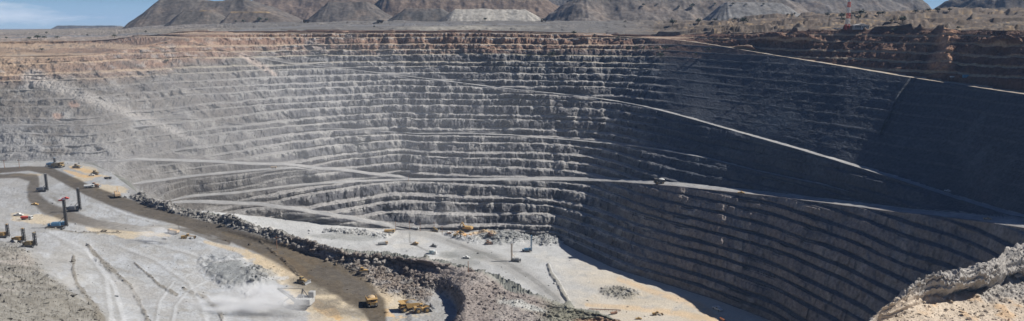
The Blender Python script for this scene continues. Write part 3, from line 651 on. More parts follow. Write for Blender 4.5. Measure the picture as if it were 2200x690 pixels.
# ================================================================== things
bpy.context.view_layer.update()
dg = bpy.context.evaluated_depsgraph_get()
haze[0].hide_set(False)
_skip = haze[0]
_skip.location.z -= 100000; bpy.context.view_layer.update(); dg = bpy.context.evaluated_depsgraph_get()
def hit(pxx, pyy):
    d = Vector((pxx-CX, rayy(pyy), rayz(pyy))).normalized()
    ok, loc, *_ = scene.ray_cast(dg, Vector((0, 0, 0)), d)
    return loc if ok else at(pxx, max(pyy, 80), -10)
def mat(name, rgb, rough=.6, metal=0.0, vary=.12, emit=None):
    m = bpy.data.materials.new(name); nt, N, L = nodes(m); o = N.new('ShaderNodeOutputMaterial'); b = N.new('ShaderNodeBsdfPrincipled')
    b.inputs['Roughness'].default_value = rough; b.inputs['Metallic'].default_value = metal
    tc = N.new('ShaderNodeTexCoord'); n = N.new('ShaderNodeTexNoise'); n.inputs['Scale'].default_value = 1.3; n.inputs['Detail'].default_value = 5
    L.new(tc.outputs['Object'], n.inputs['Vector']); r = N.new('ShaderNodeValToRGB'); L.new(n.outputs['Fac'], r.inputs[0])
    r.color_ramp.elements[0].position = .3; r.color_ramp.elements[1].position = .7
    dust = (.34, .31, .26)
    r.color_ramp.elements[0].color = (*[max(0, c*(1-vary)) for c in rgb], 1); r.color_ramp.elements[1].color = (*[c*(1-vary)+vary*d*1.2 for c, d in zip(rgb, dust)], 1)
    L.new(r.outputs[0], b.inputs['Base Color']); L.new(b.outputs[0], o.inputs[0]); return m
YEL = mat('yellow_paint', (.52, .31, .08), .6, vary=.32); DKY = mat('dirty_yellow_paint', (.34, .23, .08), .6, vary=.3); STEEL = mat('dark_steel', (.06, .06, .062), .6)
TYRE = mat('tyre_rubber', (.035, .034, .033), .9, vary=.25); GLASS = mat('cab_glass', (.03, .045, .055), .15); WHITE = mat('white_paint', (.60, .61, .60), .5, vary=.12)
GREY = mat('grey_steel', (.26, .27, .28), .6); BLUE = mat('blue_paint', (.10, .26, .42), .55); PBLUE = mat('pale_blue_paint', (.42, .56, .64), .5)
RED = mat('red_paint', (.55, .06, .04), .5); ORG = mat('orange_paint', (.62, .22, .08), .6); LOAD = mat('tan_ore', (.56, .40, .22), .95, vary=.3); TAN = mat('tan_paint', (.50, .36, .22), .6)
DLOAD = mat('grey_ore', (.24, .235, .225), .95, vary=.3); RUST = mat('rusty_steel', (.28, .15, .09), .8); TEAL = mat('blue_shed_paint', (.05, .22, .36), .6)
class MB:
    def __init__(s): s.bm = bmesh.new()
    def box(s, x0, x1, y0, y1, z0, z1, bev=0.0, M=None):
        r = bmesh.ops.create_cube(s.bm, size=1); vs_ = r['verts']
        for v in vs_: v.co = Vector((x0+(v.co.x+.5)*(x1-x0), y0+(v.co.y+.5)*(y1-y0), z0+(v.co.z+.5)*(z1-z0)))
        if bev:
            e = list({e for v in vs_ for e in v.link_edges}); r = bmesh.ops.bevel(s.bm, geom=e, offset=bev, segments=1, affect='EDGES'); vs_ = r['verts']
        if M is not None: bmesh.ops.transform(s.bm, matrix=M, verts=vs_)
        return s
    def cyl(s, p, q, r, r2=None, n=12):
        p, q = Vector(p), Vector(q); d = q-p; R = d.to_track_quat('Z', 'Y').to_matrix().to_4x4()
        bmesh.ops.create_cone(s.bm, cap_ends=True, segments=n, radius1=r, radius2=r if r2 is None else r2, depth=d.length, matrix=Matrix.Translation((p+q)/2) @ R); return s
    def bar(s, p, q, w, h=None):
        p, q = Vector(p), Vector(q); d = q-p; R = d.to_track_quat('X', 'Z').to_matrix().to_4x4(); h = h or w
        r = bmesh.ops.create_cube(s.bm, size=1)
        for v in r['verts']: v.co = Vector((v.co.x*d.length, v.co.y*w, v.co.z*h))
        bmesh.ops.transform(s.bm, matrix=Matrix.Translation((p+q)/2) @ R, verts=r['verts']); return s
    def hull(s, pts, y0, y1, y0b=None, y1b=None):
        """side profile (x,z) swept across y"""
        A_ = [s.bm.verts.new((a_, y0, b_)) for a_, b_ in pts]; B__ = [s.bm.verts.new((a_, y1, b_)) for a_, b_ in pts]; n = len(pts)
        s.bm.faces.new(A_); s.bm.faces.new(B__[::-1])
        for i in range(n): s.bm.faces.new([A_[i], B__[i], B__[(i+1) % n], A_[(i+1) % n]])
        return s
    def build(s, name, m, parent=None):
        bmesh.ops.recalc_face_normals(s.bm, faces=s.bm.faces)
        me = bpy.data.meshes.new(name); s.bm.to_mesh(me); s.bm.free(); me.materials.append(m)
        o = bpy.data.objects.new(name, me); scene.collection.objects.link(o)
        if parent: o.parent = parent
        return o
def thing(name, label, cat, loc, rz=0.0, group=None, s=1.0):
    o = bpy.data.objects.new(name, None); scene.collection.objects.link(o); o.location = loc; o.rotation_euler = (0, 0, math.radians(rz)); o.scale = (s, s, s)
    o['label'] = label; o['category'] = cat
    if group: o['group'] = group
    return o
def copy_tree(o, parent=None):
    c = o.copy(); scene.collection.objects.link(c)
    if parent: c.parent = parent
    for ch in list(o.children): copy_tree(ch, c)
    return c
def wheel(parent, x_, y_, r, w, rimm=None):
    t = MB().cyl((x_, y_-w/2, r), (x_, y_+w/2, r), r, n=20).build('wheel', TYRE, parent)
    MB().cyl((x_, y_-w/2-.04, r), (x_, y_+w/2+.04, r), r*.5, n=14).build('rim', rimm or YEL, t)
def track(parent, y_, L_, w, h):
    MB().hull([(-L_/2+h*.4, 0), (L_/2-h*.4, 0), (L_/2, h*.45), (L_/2-h*.3, h), (-L_/2+h*.3, h), (-L_/2, h*.45)], y_-w/2, y_+w/2).build('track', STEEL, parent)

def haul_truck(label, loc, rz, load=LOAD, full=True, group=None, paint=None):
    paint = paint or YEL; t = thing('haul_truck', label, 'mining truck', loc, rz, group)
    MB().box(-6.2, 5.6, -1.3, 1.3, 1.6, 2.6, .1).box(4.4, 6.3, -3.6, 3.6, 1.5, 2.3, .1).build('frame', STEEL, t)
    for s_ in (-1, 1):
        wheel(t, 3.7, s_*3.2, 1.8, 1.3)
        wheel(t, -3.6, s_*3.35, 1.8, 1.2); wheel(t, -3.6, s_*1.95, 1.8, 1.2)
        MB().box(4.3, 6.2, s_*1.7-.12, s_*1.7+.12, 2.3, 4.1).build('ladder', paint, t)
        MB().cyl((6.33, s_*2.6, 2.0), (6.42, s_*2.6, 2.0), .28).build('headlight', WHITE, t)
    MB().box(4.6, 6.1, -1.6, 1.6, 2.3, 4.2, .12).build('radiator', DKY, t)
    MB().box(2.6, 6.2, -3.7, 3.7, 4.2, 4.5, .05).build('deck', paint, t)
    c = MB().box(3.2, 5.2, .9, 3.2, 4.5, 6.1, .12).build('cab', paint, t); MB().box(5.2, 5.26, 1.1, 3.0, 4.9, 5.9).box(3.5, 5.0, 3.2, 3.26, 4.9, 5.9).build('window', GLASS, c)
    MB().box(3.4, 5.0, -3.1, -1.3, 4.5, 5.6, .1).build('electrical_cabinet', paint, t)
    tr_ = MB(); w = 3.9
    # dump body: floor, sides, front wall and the canopy over the cab
    tr_.hull([(-7.6, 4.2), (-7.2, 3.2), (1.2, 2.7), (2.2, 3.2), (2.2, 3.6), (1.2, 3.1), (-7.2, 3.6)], -w+.3, w-.3)
    for s_ in (-1, 1): tr_.hull([(-7.7, 4.3), (-7.3, 3.2), (1.2, 2.7), (2.6, 6.2), (2.4, 6.8), (-7.6, 5.6)], s_*w-.15, s_*w+.15)
    tr_.hull([(1.2, 2.7), (1.5, 2.7), (2.9, 6.4), (6.4, 6.8), (6.4, 7.1), (2.5, 6.9)], -w, w); tr_.build('dump_body', paint, t)
    for s_ in (-1, 1): MB().bar((-1.0, s_*1.2, 2.2), (.6, s_*1.2, 4.0), .35).build('hoist_cylinder', GREY, t)
    if full:
        m_ = MB(); r = bmesh.ops.create_icosphere(m_.bm, subdivisions=3, radius=1); R_ = random.Random(3)
        for v in r['verts']:
            v.co = Vector((v.co.x*4.7-2.6, v.co.y*3.65, 4.5+v.co.z*(2.6 if v.co.z > 0 else 1.4))); v.co += Vector((R_.uniform(-.25, .25), R_.uniform(-.25, .25), R_.uniform(-.2, .2)))
        m_.build('ore_load', load, t)
    return t
def wheel_loader(label, loc, rz, s=1.0, lift=0.0):
    t = thing('wheel_loader', label, 'loader', loc, rz, s=s)
    for x_ in (-2.6, 2.6):
        for s_ in (-1, 1): wheel(t, x_, s_*2.3, 1.7, 1.2)
    MB().hull([(-5.4, 1.8), (-1.0, 1.4), (-.4, 2.6), (-.6, 3.7), (-4.9, 3.5), (-5.4, 3.0)], -1.6, 1.6).build('engine_body', YEL, t)
    MB().box(-5.6, -5.1, -1.7, 1.7, 1.4, 2.5, .1).build('counterweight', GREY, t)
    MB().box(-.4, 3.4, -1.0, 1.0, 1.2, 2.6, .1).build('front_frame', YEL, t)
    c = MB().box(-1.5, .3, -1.0, 1.0, 3.5, 5.2, .12).build('cab', YEL, t); MB().box(-1.3, .1, -1.04, 1.04, 3.9, 4.9).box(.28, .34, -.85, .85, 3.8, 4.9).build('window', GLASS, c)
    for s_ in (-1, 1): MB().bar((1.6, s_*1.0, 2.8), (5.6, s_*1.0, 1.2+lift), .4, .6).build('lift_arm', YEL, t)
    b_ = MB(); z0 = lift
    b_.hull([(5.3, z0+2.6), (5.0, z0+1.4), (5.3, z0+.3), (7.6, z0+.1), (7.6, z0+.3), (5.6, z0+.5), (5.3, z0+1.4), (5.6, z0+2.6)], -2.6, 2.6)
    for s_ in (-1, 1): b_.hull([(5.3, z0+2.5), (5.0, z0+1.4), (5.3, z0+.3), (7.5, z0+.1)], s_*2.6-.08, s_*2.6+.08)
    b_.build('bucket', GREY, t); return t
def dozer(label, loc, rz, s=1.0, paint=None):
    paint = paint or YEL; t = thing('bulldozer', label, 'bulldozer', loc, rz, s=s)
    for s_ in (-1, 1): track(t, s_*1.5, 5.6, .8, 1.7)
    MB().hull([(-2.2, .9), (2.6, .9), (2.8, 2.2), (.6, 2.6), (.2, 2.2), (-2.2, 2.3)], -1.05, 1.05).build('hull', paint, t)
    c = MB().box(-1.5, .3, -.95, .95, 2.2, 3.9, .1).build('cab', paint, t); MB().box(-1.3, .1, -.99, .99, 2.7, 3.6).box(.28, .33, -.8, .8, 2.7, 3.6).build('window', GLASS, c)
    MB().hull([(4.0, .1), (4.3, .1), (4.0, 1.0), (4.35, 2.0), (4.1, 2.0), (3.75, 1.0)], -2.5, 2.5).build('blade', GREY, t)
    for s_ in (-1, 1): MB().bar((-.5, s_*2.05, .8), (3.9, s_*2.05, .7), .25, .35).build('push_arm', paint, t)
    MB().bar((-2.3, 0, 1.6), (-3.9, 0, 1.3), .5).bar((-3.9, 0, 1.5), (-4.1, 0, .2), .3).build('ripper', STEEL, t); return t
def excavator(label, loc, rz, s=1.0, paint=None, reach=(4.6, 6.4, 7.6, 2.2)):
    paint = paint or YEL; t = thing('excavator', label, 'excavator', loc, rz, s=s)
    for s_ in (-1, 1): track(t, s_*1.7, 6.0, .9, 1.3)
    MB().cyl((0, 0, 1.2), (0, 0, 1.7), 1.3).build('turntable', STEEL, t)
    MB().box(-3.6, 1.6, -1.8, 1.8, 1.7, 3.5, .2).build('machine_house', paint, t)
    MB().box(-4.3, -3.6, -1.7, 1.7, 1.6, 3.2, .15).build('counterweight', paint, t)
    c = MB().box(.8, 2.7, .7, 1.9, 1.8, 4.2, .1).build('cab', paint, t); MB().box(2.7, 2.75, .8, 1.8, 2.6, 4.0).box(1.0, 2.5, 1.9, 1.95, 2.7, 4.0).build('window', GLASS, c)
    a_, b_, c_, d_ = reach
    MB().bar((1.4, -.2, 2.4), (a_, -.2, b_), .7, .8).build('boom', paint, t); MB().bar((a_, -.2, b_), (c_, -.2, d_+.8), .5, .6).build('stick', paint, t)
    MB().hull([(c_-.9, d_+.8), (c_+.3, d_+1.1), (c_+.3, d_-.2), (c_-.6, d_-.9), (c_-1.3, d_-.2)], -1.1, .7).build('bucket', GREY, t); return t
def lattice(mb, x0, y0, w, z0, z1, step, r=.14, w1=None):
    w1 = w1 or w; n = max(int((z1-z0)/step), 1)
    def c_(i, k):
        z_ = z0+(z1-z0)*i/n; ww = (w+(w1-w)*i/n)/2; sx, sy = [(-1, -1), (1, -1), (1, 1), (-1, 1)][k % 4]; return (x0+sx*ww, y0+sy*ww, z_)
    for k in range(4): mb.bar(c_(0, k), c_(n, k), r*1.6)
    for i in range(n):
        for k in range(4): mb.bar(c_(i, k), c_(i+1, k+1), r); mb.bar(c_(i+1, k), c_(i+1, k+1), r)
    return mb
def drill_rig(label, loc, rz, mast, body=None, mastm=None, s=1.0, L_=11.0, group='blast hole drill rigs with raised masts', pipe=None):
    body = body or GREY; mastm = mastm or STEEL; t = thing('drill_rig', label, 'drill rig', loc, rz, group, s)
    for s_ in (-1, 1): track(t, s_*1.9, L_*.55, .8, 1.4)
    MB().box(-L_/2, L_/2, -2.3, 2.3, 1.5, 1.9, .05).build('deck', STEEL, t)
    MB().box(-L_*.28, L_*.18, -1.6, 1.7, 1.9, 4.2, .12).build('machinery_house', body, t)
    c = MB().box(L_*.22, L_*.38, .2, 2.2, 1.9, 4.3, .1).build('cab', body, t); MB().box(L_*.25, L_*.36, 2.2, 2.25, 2.8, 4.0).box(L_*.38, L_*.38+.05, .4, 2.0, 2.8, 4.0).build('window', GLASS, c)
    MB().cyl((-L_*.42, 0, 1.9), (-L_*.42, 0, 3.6), .8).build('dust_collector', body, t)
    xm = L_*.46
    m_ = lattice(MB(), xm, -.3, 1.5, 1.0, mast, 1.6, .16); m_.build('mast', mastm, t)
    MB().box(xm-.22, xm+.25, -.5, -.1, 2.0, mast-.6).build('pipe_rack', pipe or mastm, t)
    MB().box(xm-.8, xm+.8, -1.0, .4, mast-.2, mast+.2, .1).build('crown_block', body, t)
    MB().bar((L_*.1, -.3, 4.0), (xm-.5, -.3, mast*.42), .3).build('mast_brace', mastm, t)
    for a_ in ((-L_*.45, -2.0), (-L_*.45, 2.0), (L_*.42, -2.0), (L_*.42, 2.0)): MB().cyl((a_[0], a_[1], 0), (a_[0], a_[1], 1.6), .3, n=8).build('jack', GREY, t)
    return t
def pickup(label, loc, rz, paint=None, s=1.0, group=None, name='pickup_truck', cat='pickup'):
    paint = paint or WHITE; t = thing(name, label, cat, loc, rz, group, s)
    MB().hull([(-2.6, .5), (2.7, .5), (2.7, 1.1), (1.2, 1.25), (-2.6, 1.2)], -.95, .95).build('body', paint, t)
    c = MB().hull([(-.5, 1.2), (1.3, 1.2), (.8, 1.9), (-.4, 1.95)], -.88, .88).build('cab', paint, t); MB().hull([(-.35, 1.3), (1.05, 1.3), (.75, 1.8), (-.3, 1.85)], -.9, .9).build('window', GLASS, c)
    for x_ in (-1.7, 1.8):
        for s_ in (-1, 1): wheel(t, x_, s_*.85, .42, .28, GREY)
    return t
def service_truck(label, loc, rz, cabm=None, boxm=None, s=1.0, tank=False, L_=8.0, group=None):
    cabm = cabm or WHITE; boxm = boxm or WHITE; t = thing('service_truck', label, 'truck', loc, rz, group, s)
    MB().box(-L_/2, L_/2-.3, -.6, .6, .8, 1.1).build('chassis', STEEL, t)
    c = MB().box(L_/2-2.2, L_/2, -1.2, 1.2, .8, 3.0, .15).build('cab', cabm, t); MB().box(L_/2, L_/2+.05, -1.0, 1.0, 1.9, 2.7).box(L_/2-1.6, L_/2-.4, -1.23, 1.23, 1.9, 2.7).build('window', GLASS, c)
    if tank: MB().cyl((-L_/2, 0, 2.1), (L_/2-2.5, 0, 2.1), 1.15, n=16).build('tank', boxm, t)
    else: MB().box(-L_/2, L_/2-2.5, -1.25, 1.25, 1.15, 2.6, .05).build('cargo_box', boxm, t)
    for x_ in (-L_/2+1.2, -L_/2+2.5, L_/2-1.2):
        for s_ in (-1, 1): wheel(t, x_, s_*1.05, .55, .4, GREY)
    return t
def grader(label, loc, rz):
    t = thing('motor_grader', label, 'grader', loc, rz)
    for x_ in (-3.4, -1.6, 4.6):
        for s_ in (-1, 1): wheel(t, x_, s_*1.15, .8, .5)
    MB().hull([(-4.6, 1.0), (-.8, 1.0), (-.6, 2.6), (-4.4, 2.4)], -.85, .85).build('engine_body', YEL, t)
    MB().bar((-.8, 0, 2.2), (4.9, 0, 1.5), .5, .5).build('front_frame', YEL, t)
    c = MB().box(-.9, .9, -.8, .8, 1.8, 3.6, .1).build('cab', YEL, t); MB().box(-.7, .7, -.84, .84, 2.5, 3.4).box(.9, .95, -.65, .65, 2.4, 3.4).build('window', GLASS, c)
    MB().box(1.6, 2.0, -2.1, 2.1, .1, .8, M=Matrix.Translation((1.8, 0, 0)) @ Matrix.Rotation(.4, 4, 'Z') @ Matrix.Translation((-1.8, 0, 0))).build('blade', GREY, t); return t
def pole(label, loc, h, group, arm=True, m=None):
    t = thing('power_pole', label, 'pole', loc, 0, group)
    MB().cyl((0, 0, -1), (0, 0, h), .28, .2, 8).build('post', m or RUST, t)
    if arm: MB().box(-1.6, 1.6, -.15, .15, h-1.4, h-1.0).build('cross_arm', m or RUST, t)
    return t

# --- big machines on the near platform
haul_truck('yellow mining truck heaped with tan ore, driving at the end of the dark road', hit(799, 656), -72).scale = (.74, .74, .74)
haul_truck('yellow mining truck with grey load parked side on beside the loader at the digging face', hit(876, 666), -152, DLOAD).scale = (.76, .76, .76)
wheel_loader('yellow wheel loader with its bucket raised, right of the parked mining truck', hit(907, 670), 18, .95, 1.6)
dozer('dark dirty bulldozer on the tan ground above the white mining shovel', hit(650, 608), -25, 1.05, DKY)
dozer('bright yellow bulldozer working below the dark rubble bank behind the loaded truck', hit(780, 587), 12, 1.0)
grader('yellow motor grader at the edge of the pale dust heap, below the dark road', hit(404, 513), 14)
service_truck('tan flat bed lorry behind the yellow grader, beside the dark spur track', hit(373, 502), 160, TAN, TAN, 1.1)
# rope shovel
DW = mat('dusty_white_paint', (.42, .43, .43), .7, vary=.3)
sh = thing('mining_shovel', 'white electric rope shovel half hidden in blasting dust at the platform edge', 'mining shovel', hit(650, 661), 172)
for s_ in (-1, 1): track(sh, s_*2.6, 8.5, 1.6, 2.0)
MB().cyl((0, 0, 1.9), (0, 0, 2.7), 2.6, n=18).build('turntable', STEEL, sh)
hs_ = MB().box(-6.0, 3.2, -3.4, 3.4, 2.7, 6.2, .2).build('machine_house', DW, sh)
MB().box(-5.6, -1.0, -3.46, -3.4, 3.6, 5.2).build('louvre', GREY, hs_)
cc_ = MB().box(-6.8, -3.6, -3.2, -.2, 6.2, 9.2, .15).build('cab', DW, sh); MB().box(-6.5, -3.9, -3.26, -3.2, 7.6, 8.8).box(-3.6, -3.55, -2.9, -.5, 7.4, 8.8).build('window', GLASS, cc_)
MB().bar((2.8, -1.2, 3.4), (14.0, 0, 10.5), .7, .9).bar((2.8, 1.2, 3.4), (14.0, 0, 10.5), .7, .9).build('boom', STEEL, sh)
MB().bar((0, -1.6, 6.2), (-.6, 0, 11.0), .4).bar((0, 1.6, 6.2), (-.6, 0, 11.0), .4).bar((-4, 0, 6.2), (-.6, 0, 11.0), .35).build('gantry', STEEL, sh)
for s_ in (-1, 1): MB().bar((-.6, s_*.4, 11.0), (13.8, s_*.4, 10.6), .12).build('hoist_cable', STEEL, sh)
MB().bar((5.5, 0, 6.8), (11.5, 0, 2.6), .7, .8).build('dipper_handle', STEEL, sh)
MB().hull([(10.4, 1.4), (13.2, 1.0), (13.6, 3.4), (11.0, 3.8)], -1.7, 1.7).build('dipper', GREY, sh)
MB().box(-1.5, 2.0, -1.2, 1.2, 6.2, 7.4, .1).build('roof_vent', GREY, sh)

# --- drill rigs
drill_rig('tall black drill rig with blue trim, largest of the rigs left of the dark road', hit(124, 490), 12, 21, BLUE, STEEL, L_=13, pipe=STEEL)
drill_rig('grey drill rig standing beside the main dark road, right of the blue trimmed rig', hit(158, 454), 8, 18.5, GREY, STEEL)
drill_rig('dark drill rig between the two arms of the dark road, farthest of the tall rigs', hit(91, 412), 10, 16, GREY, STEEL, L_=9)
drill_rig('small yellow drill rig cut by the left edge of the picture', hit(6, 511), 6, 10.5, YEL, STEEL, .9, 9, 'small yellow drill rigs at the left')
drill_rig('small yellow drill rig with a bright body, middle of the three small rigs', hit(40, 521), 4, 10.5, YEL, STEEL, .9, 9, 'small yellow drill rigs at the left')
drill_rig('small yellow drill rig with a darker body, rightmost of the three small rigs', hit(64, 531), 4, 10.5, DKY, STEEL, .9, 9, 'small yellow drill rigs at the left')
drill_rig('tan and dark drill rig beside the track across the pit floor', hit(1109, 562), 176, 20.5, GREY, TAN, L_=11, pipe=GREY)
drill_rig('blue drill rig at the foot of the rubble slope on the pit floor', hit(1132, 541), 4, 19.5, BLUE, BLUE, L_=11, pipe=BLUE)
drill_rig('blue drill rig with a short mast at the top of the road bend', hit(110, 358), 5, 9.0, BLUE, STEEL, 1.0, 9)

# --- small vehicles and plant, platform
haul_truck('yellow brown mining truck right of the blue rig at the road bend', hit(127, 360), -10, DLOAD, paint=DKY).scale = (.8, .8, .8)
dozer('small dark bulldozer on the orange ground past the road bend', hit(165, 361), 5, 1.1, DKY)
dozer('dark bulldozer at the right end of the orange ground', hit(205, 375), 0, 1.1, DKY)
pickup('white pickup left of the dark bulldozer on the orange ground', hit(197, 378), 15)
dozer('rust red bulldozer on the pale pad beside a white tank truck', hit(204, 402), 10, 1.1, RUST)
service_truck('white tank truck left of the rust red bulldozer', hit(192, 404), 20, WHITE, WHITE, 1.0, True)
service_truck('dark lorry among boulders above the pale pad', hit(232, 385), 0, STEEL, STEEL, .8)
excavator('tan excavator working at the foot of the tall grey block', hit(253, 424), 120, 1.25, TAN)
service_truck('red and white lorry on the tan strip left of the tall rigs', hit(58, 472), 0, WHITE, RED, 1.0)
pickup('white pickup left of the red and white lorry', hit(40, 464), 5, s=1.2)
pickup('small red car parked right of the grey drill rig road', hit(141, 428), 10, RED, 1.0, name='parked_car', cat='car')
pickup('small red car left of the other red car beside the road', hit(133, 432), 10, RED, .9, name='parked_car', cat='car')
pickup('small yellow pickup on the slope below the inner road bend', hit(75, 441), 0, YEL, 1.0)
# --- pit floor
excavator('yellow hydraulic excavator with its boom folded, near the foot of the benched wall', hit(1003, 496), 160, 1.75, YEL, (3.6, 6.0, 5.2, 2.4))
service_truck('long yellow truck left of the ramp foot', hit(837, 500), 4, YEL, YEL, 1.4, False, 9)
service_truck('white truck below the ramp where it reaches the pit floor', hit(893, 493), -20, WHITE, WHITE, 1.1)
dozer('brown bulldozer right of the white truck on the pit floor', hit(934, 497), -10, 1.3, DKY)
pickup('small dark pickup between the brown bulldozer and the orange heap', hit(965, 502), 0, RUST)
grader('yellow motor grader at the left foot of the orange heap', hit(982, 507), 10)
dozer('dark bulldozer on top of the orange heap', hit(990, 501), 0, 1.0, DKY)
dozer('rust brown bulldozer right of the orange heap at the wall foot', hit(1052, 507), 10, 1.25, RUST)
dozer('orange brown bulldozer below the rubble slope', hit(1049, 525), 20, 1.25, RUST)
wheel_loader('small yellow wheel loader at the end of the dark cable bank', hit(892, 526), 170, .75)
dozer('grey bulldozer alone in the middle of the white pit floor', hit(932, 530), -10, 1.0, GREY)
service_truck('grey truck with a tan cab on the left part of the pit floor', hit(823, 526), 22, TAN, GREY, 1.25, False, 9)
pickup('white pickup beside a dark heap near the pit floor edge', hit(1002, 555), -15, s=1.5)
# cabin
cb = thing('site_cabin', 'pale blue and white cabin at the near edge of the pit floor', 'cabin', hit(928, 545), -14)
MB().box(-2.6, 2.6, -2.0, 2.0, .3, 4.2, .08).build('wall', PBLUE, cb); MB().box(-2.8, 2.8, -2.2, 2.2, 4.2, 4.45, .05).build('roof', WHITE, cb)
MB().box(1.0, 2.0, -2.06, -2.0, .4, 2.5).build('door', WHITE, cb); MB().box(-1.8, .2, -2.06, -2.0, 1.8, 3.0).build('window', GLASS, cb); MB().box(2.7, 5.4, -1.8, 1.8, .3, 3.4, .08).build('equipment_box', WHITE, cb)
# lower right of the floor
grader('yellow brown motor grader on the tan floor below the shadow edge', hit(1412, 677), 5)
pickup('small yellow pickup at the bottom of the pit floor', hit(1372, 686), 0, YEL)
service_truck('small red brown truck left of the yellow pickup at the bottom', hit(1319, 675), 20, RUST, RUST, .8)
pickup('white pickup in the shade at the foot of the dark wall', hit(1541, 666), -60, s=1.9)
service_truck('orange truck in the shade at the bottom edge of the picture', hit(1552, 689), -75, ORG, ORG, .8)
bl = thing('steel_barrier', 'rusty steel barrier along the bottom edge of the pit floor', 'barrier', hit(1300, 668), -6)
for k in range(9): MB().box(-15+k*3.6, -14.7+k*3.6, -.2, .2, 0, 1.8).build('post', RUST, bl)
MB().box(-15, 14.2, .2, .3, .8, 1.6).build('rail', RUST, bl)
# --- vehicles on the ramps
haul_truck('dark mining truck with a pale load climbing the long ramp across the dark wall', hit(1416, 395), 185, WHITE, paint=STEEL).scale = (.9, .9, .9)
pickup('yellow pickup on the long ramp, right of the dark mining truck', hit(1592, 416), -20, YEL, 1.3)
pickup('small pale pickup far right on the long ramp', hit(2121, 472), -30, TAN, 1.0)
pickup('white pickup in shadow on the upper haul ramp', hit(2036, 412), -30, s=1.0)
service_truck('tan truck on the pale ramp below the left benches', hit(588, 362), 0, TAN, TAN, .9)
service_truck('white bus like truck parked on the top ramp left of the blue shed', hit(2048, 168), 0, WHITE, WHITE, .75)
sd_ = thing('blue_shed', 'small blue steel shed on the top ramp below the red cliff', 'shed', hit(2074, 167), 0)
MB().box(-2.3, 2.3, -1.3, 1.3, 0, 2.6, .05).build('wall', TEAL, sd_); MB().box(-2.4, 2.4, -1.4, 1.4, 2.6, 2.75).build('roof', TEAL, sd_); MB().box(-.3, .5, -1.35, -1.3, 0, 2.0).build('door', BLUE, sd_)
# --- rim: building, tower, vehicles
RB = hit(1848, 62)
bd = thing('lookout_building', 'white two part lookout building beside the red and white mast', 'building', RB, 0)
MB().box(-8, 0, -3, 3, -1, 4.2).build('wall', GREY, bd); MB().box(0, 9, -3.2, 3.2, -1, 4.0).build('wall', WHITE, bd)
MB().hull([(-8.6, 4.2), (0.2, 5.8), (.2, 5.4), (-8.6, 3.9)], -3.6, 3.4).build('roof', WHITE, bd); MB().hull([(0, 5.6), (9.6, 4.4), (9.6, 4.0), (0, 4.6)], -3.8, 3.4).build('roof', WHITE, bd)
for k in range(5): MB().box(.5+k*1.7, 1.6+k*1.7, -3.28, -3.2, 1.2, 3.2).build('window', GLASS, bd)
for k in range(4): MB().box(-7.4+k*1.8, -6.2+k*1.8, -3.08, -3.0, 1.4, 3.2).build('window', GLASS, bd)
TB = hit(1820, 62)
tw = thing('lattice_tower', 'tall red and white lattice radio mast on the right rim', 'radio mast', TB, 0)
hh = 46; n_ = 7
for k in range(n_):
    lattice(MB(), 0, 0, 4.2-3.0*k/n_, -1+hh*k/n_, -1+hh*(k+1)/n_, 2.2, .28, 4.2-3.0*(k+1)/n_).build('mast_section', RED if k % 2 == 0 else WHITE, tw)
for i_, (xx, yy) in enumerate([(1793, 63), (1800, 63), (1808, 62)]):
    pickup(['white pickup parked left of the red and white mast, leftmost of three', 'white pickup parked left of the mast, middle of three', 'white pickup parked nearest the foot of the mast'][i_], hit(xx, yy), 10*i_, s=1.0, group='pickups parked by the mast')
for lb, xx, yy in [('dark mining truck on the rim road behind the red benches, leftmost of three', 658, 49), ('dark mining truck on the rim road left of the pale hill', 816, 50), ('dark mining truck on the rim road right of the pale hill', 1168, 47)]:
    haul_truck(lb, hit(xx, yy), 180, DLOAD, False, 'mining trucks on the rim road', STEEL)
# --- poles
for lb, xx, yy, h_, am in [('thin pole beside the ramp foot on the pit floor, leftmost of the row', 850, 497, 13, False), ('power pole left of the white truck on the pit floor', 880, 493, 11, False), ('power pole right of the white truck on the pit floor', 903, 497, 12, False),
        ('power pole behind the brown bulldozer', 933, 497, 12, True), ('power pole nearest the orange heap', 950, 505, 12, True), ('lone dark pole on the trench edge below the white pickup', 1006, 585, 7, False),
        ('rusty pole at the near end of the rubble bank beside the dark road', 595, 534, 9, True), ('thin orange pole on the ramp junction', 878, 390, 9, False),
        ('grey mast at the far left above the dark road', 10, 362, 9, True), ('grey mast right of the other mast above the dark road', 42, 361, 9, True)]:
    pole(lb, hit(xx, yy), h_, 'poles in the pit', am)
for i_, (xx, yy, h_) in enumerate([(1338, 46, 9), (1345, 46, 9), (1574, 41, 12), (1470, 43, 9), (930, 47, 10), (705, 49, 9), (1255, 46, 9), (1700, 39, 10), (1780, 36, 12)]):
    pole('thin pole of the power line on the rim, %s from the left' % ['fifth', 'sixth', 'eighth', 'seventh', 'second', 'first', 'third', 'ninth', 'tenth'][i_] if i_ != 6 else 'thin pole of the power line on the rim, fourth from the left', hit(xx, yy), h_, 'power line poles on the rim', True, GREY)

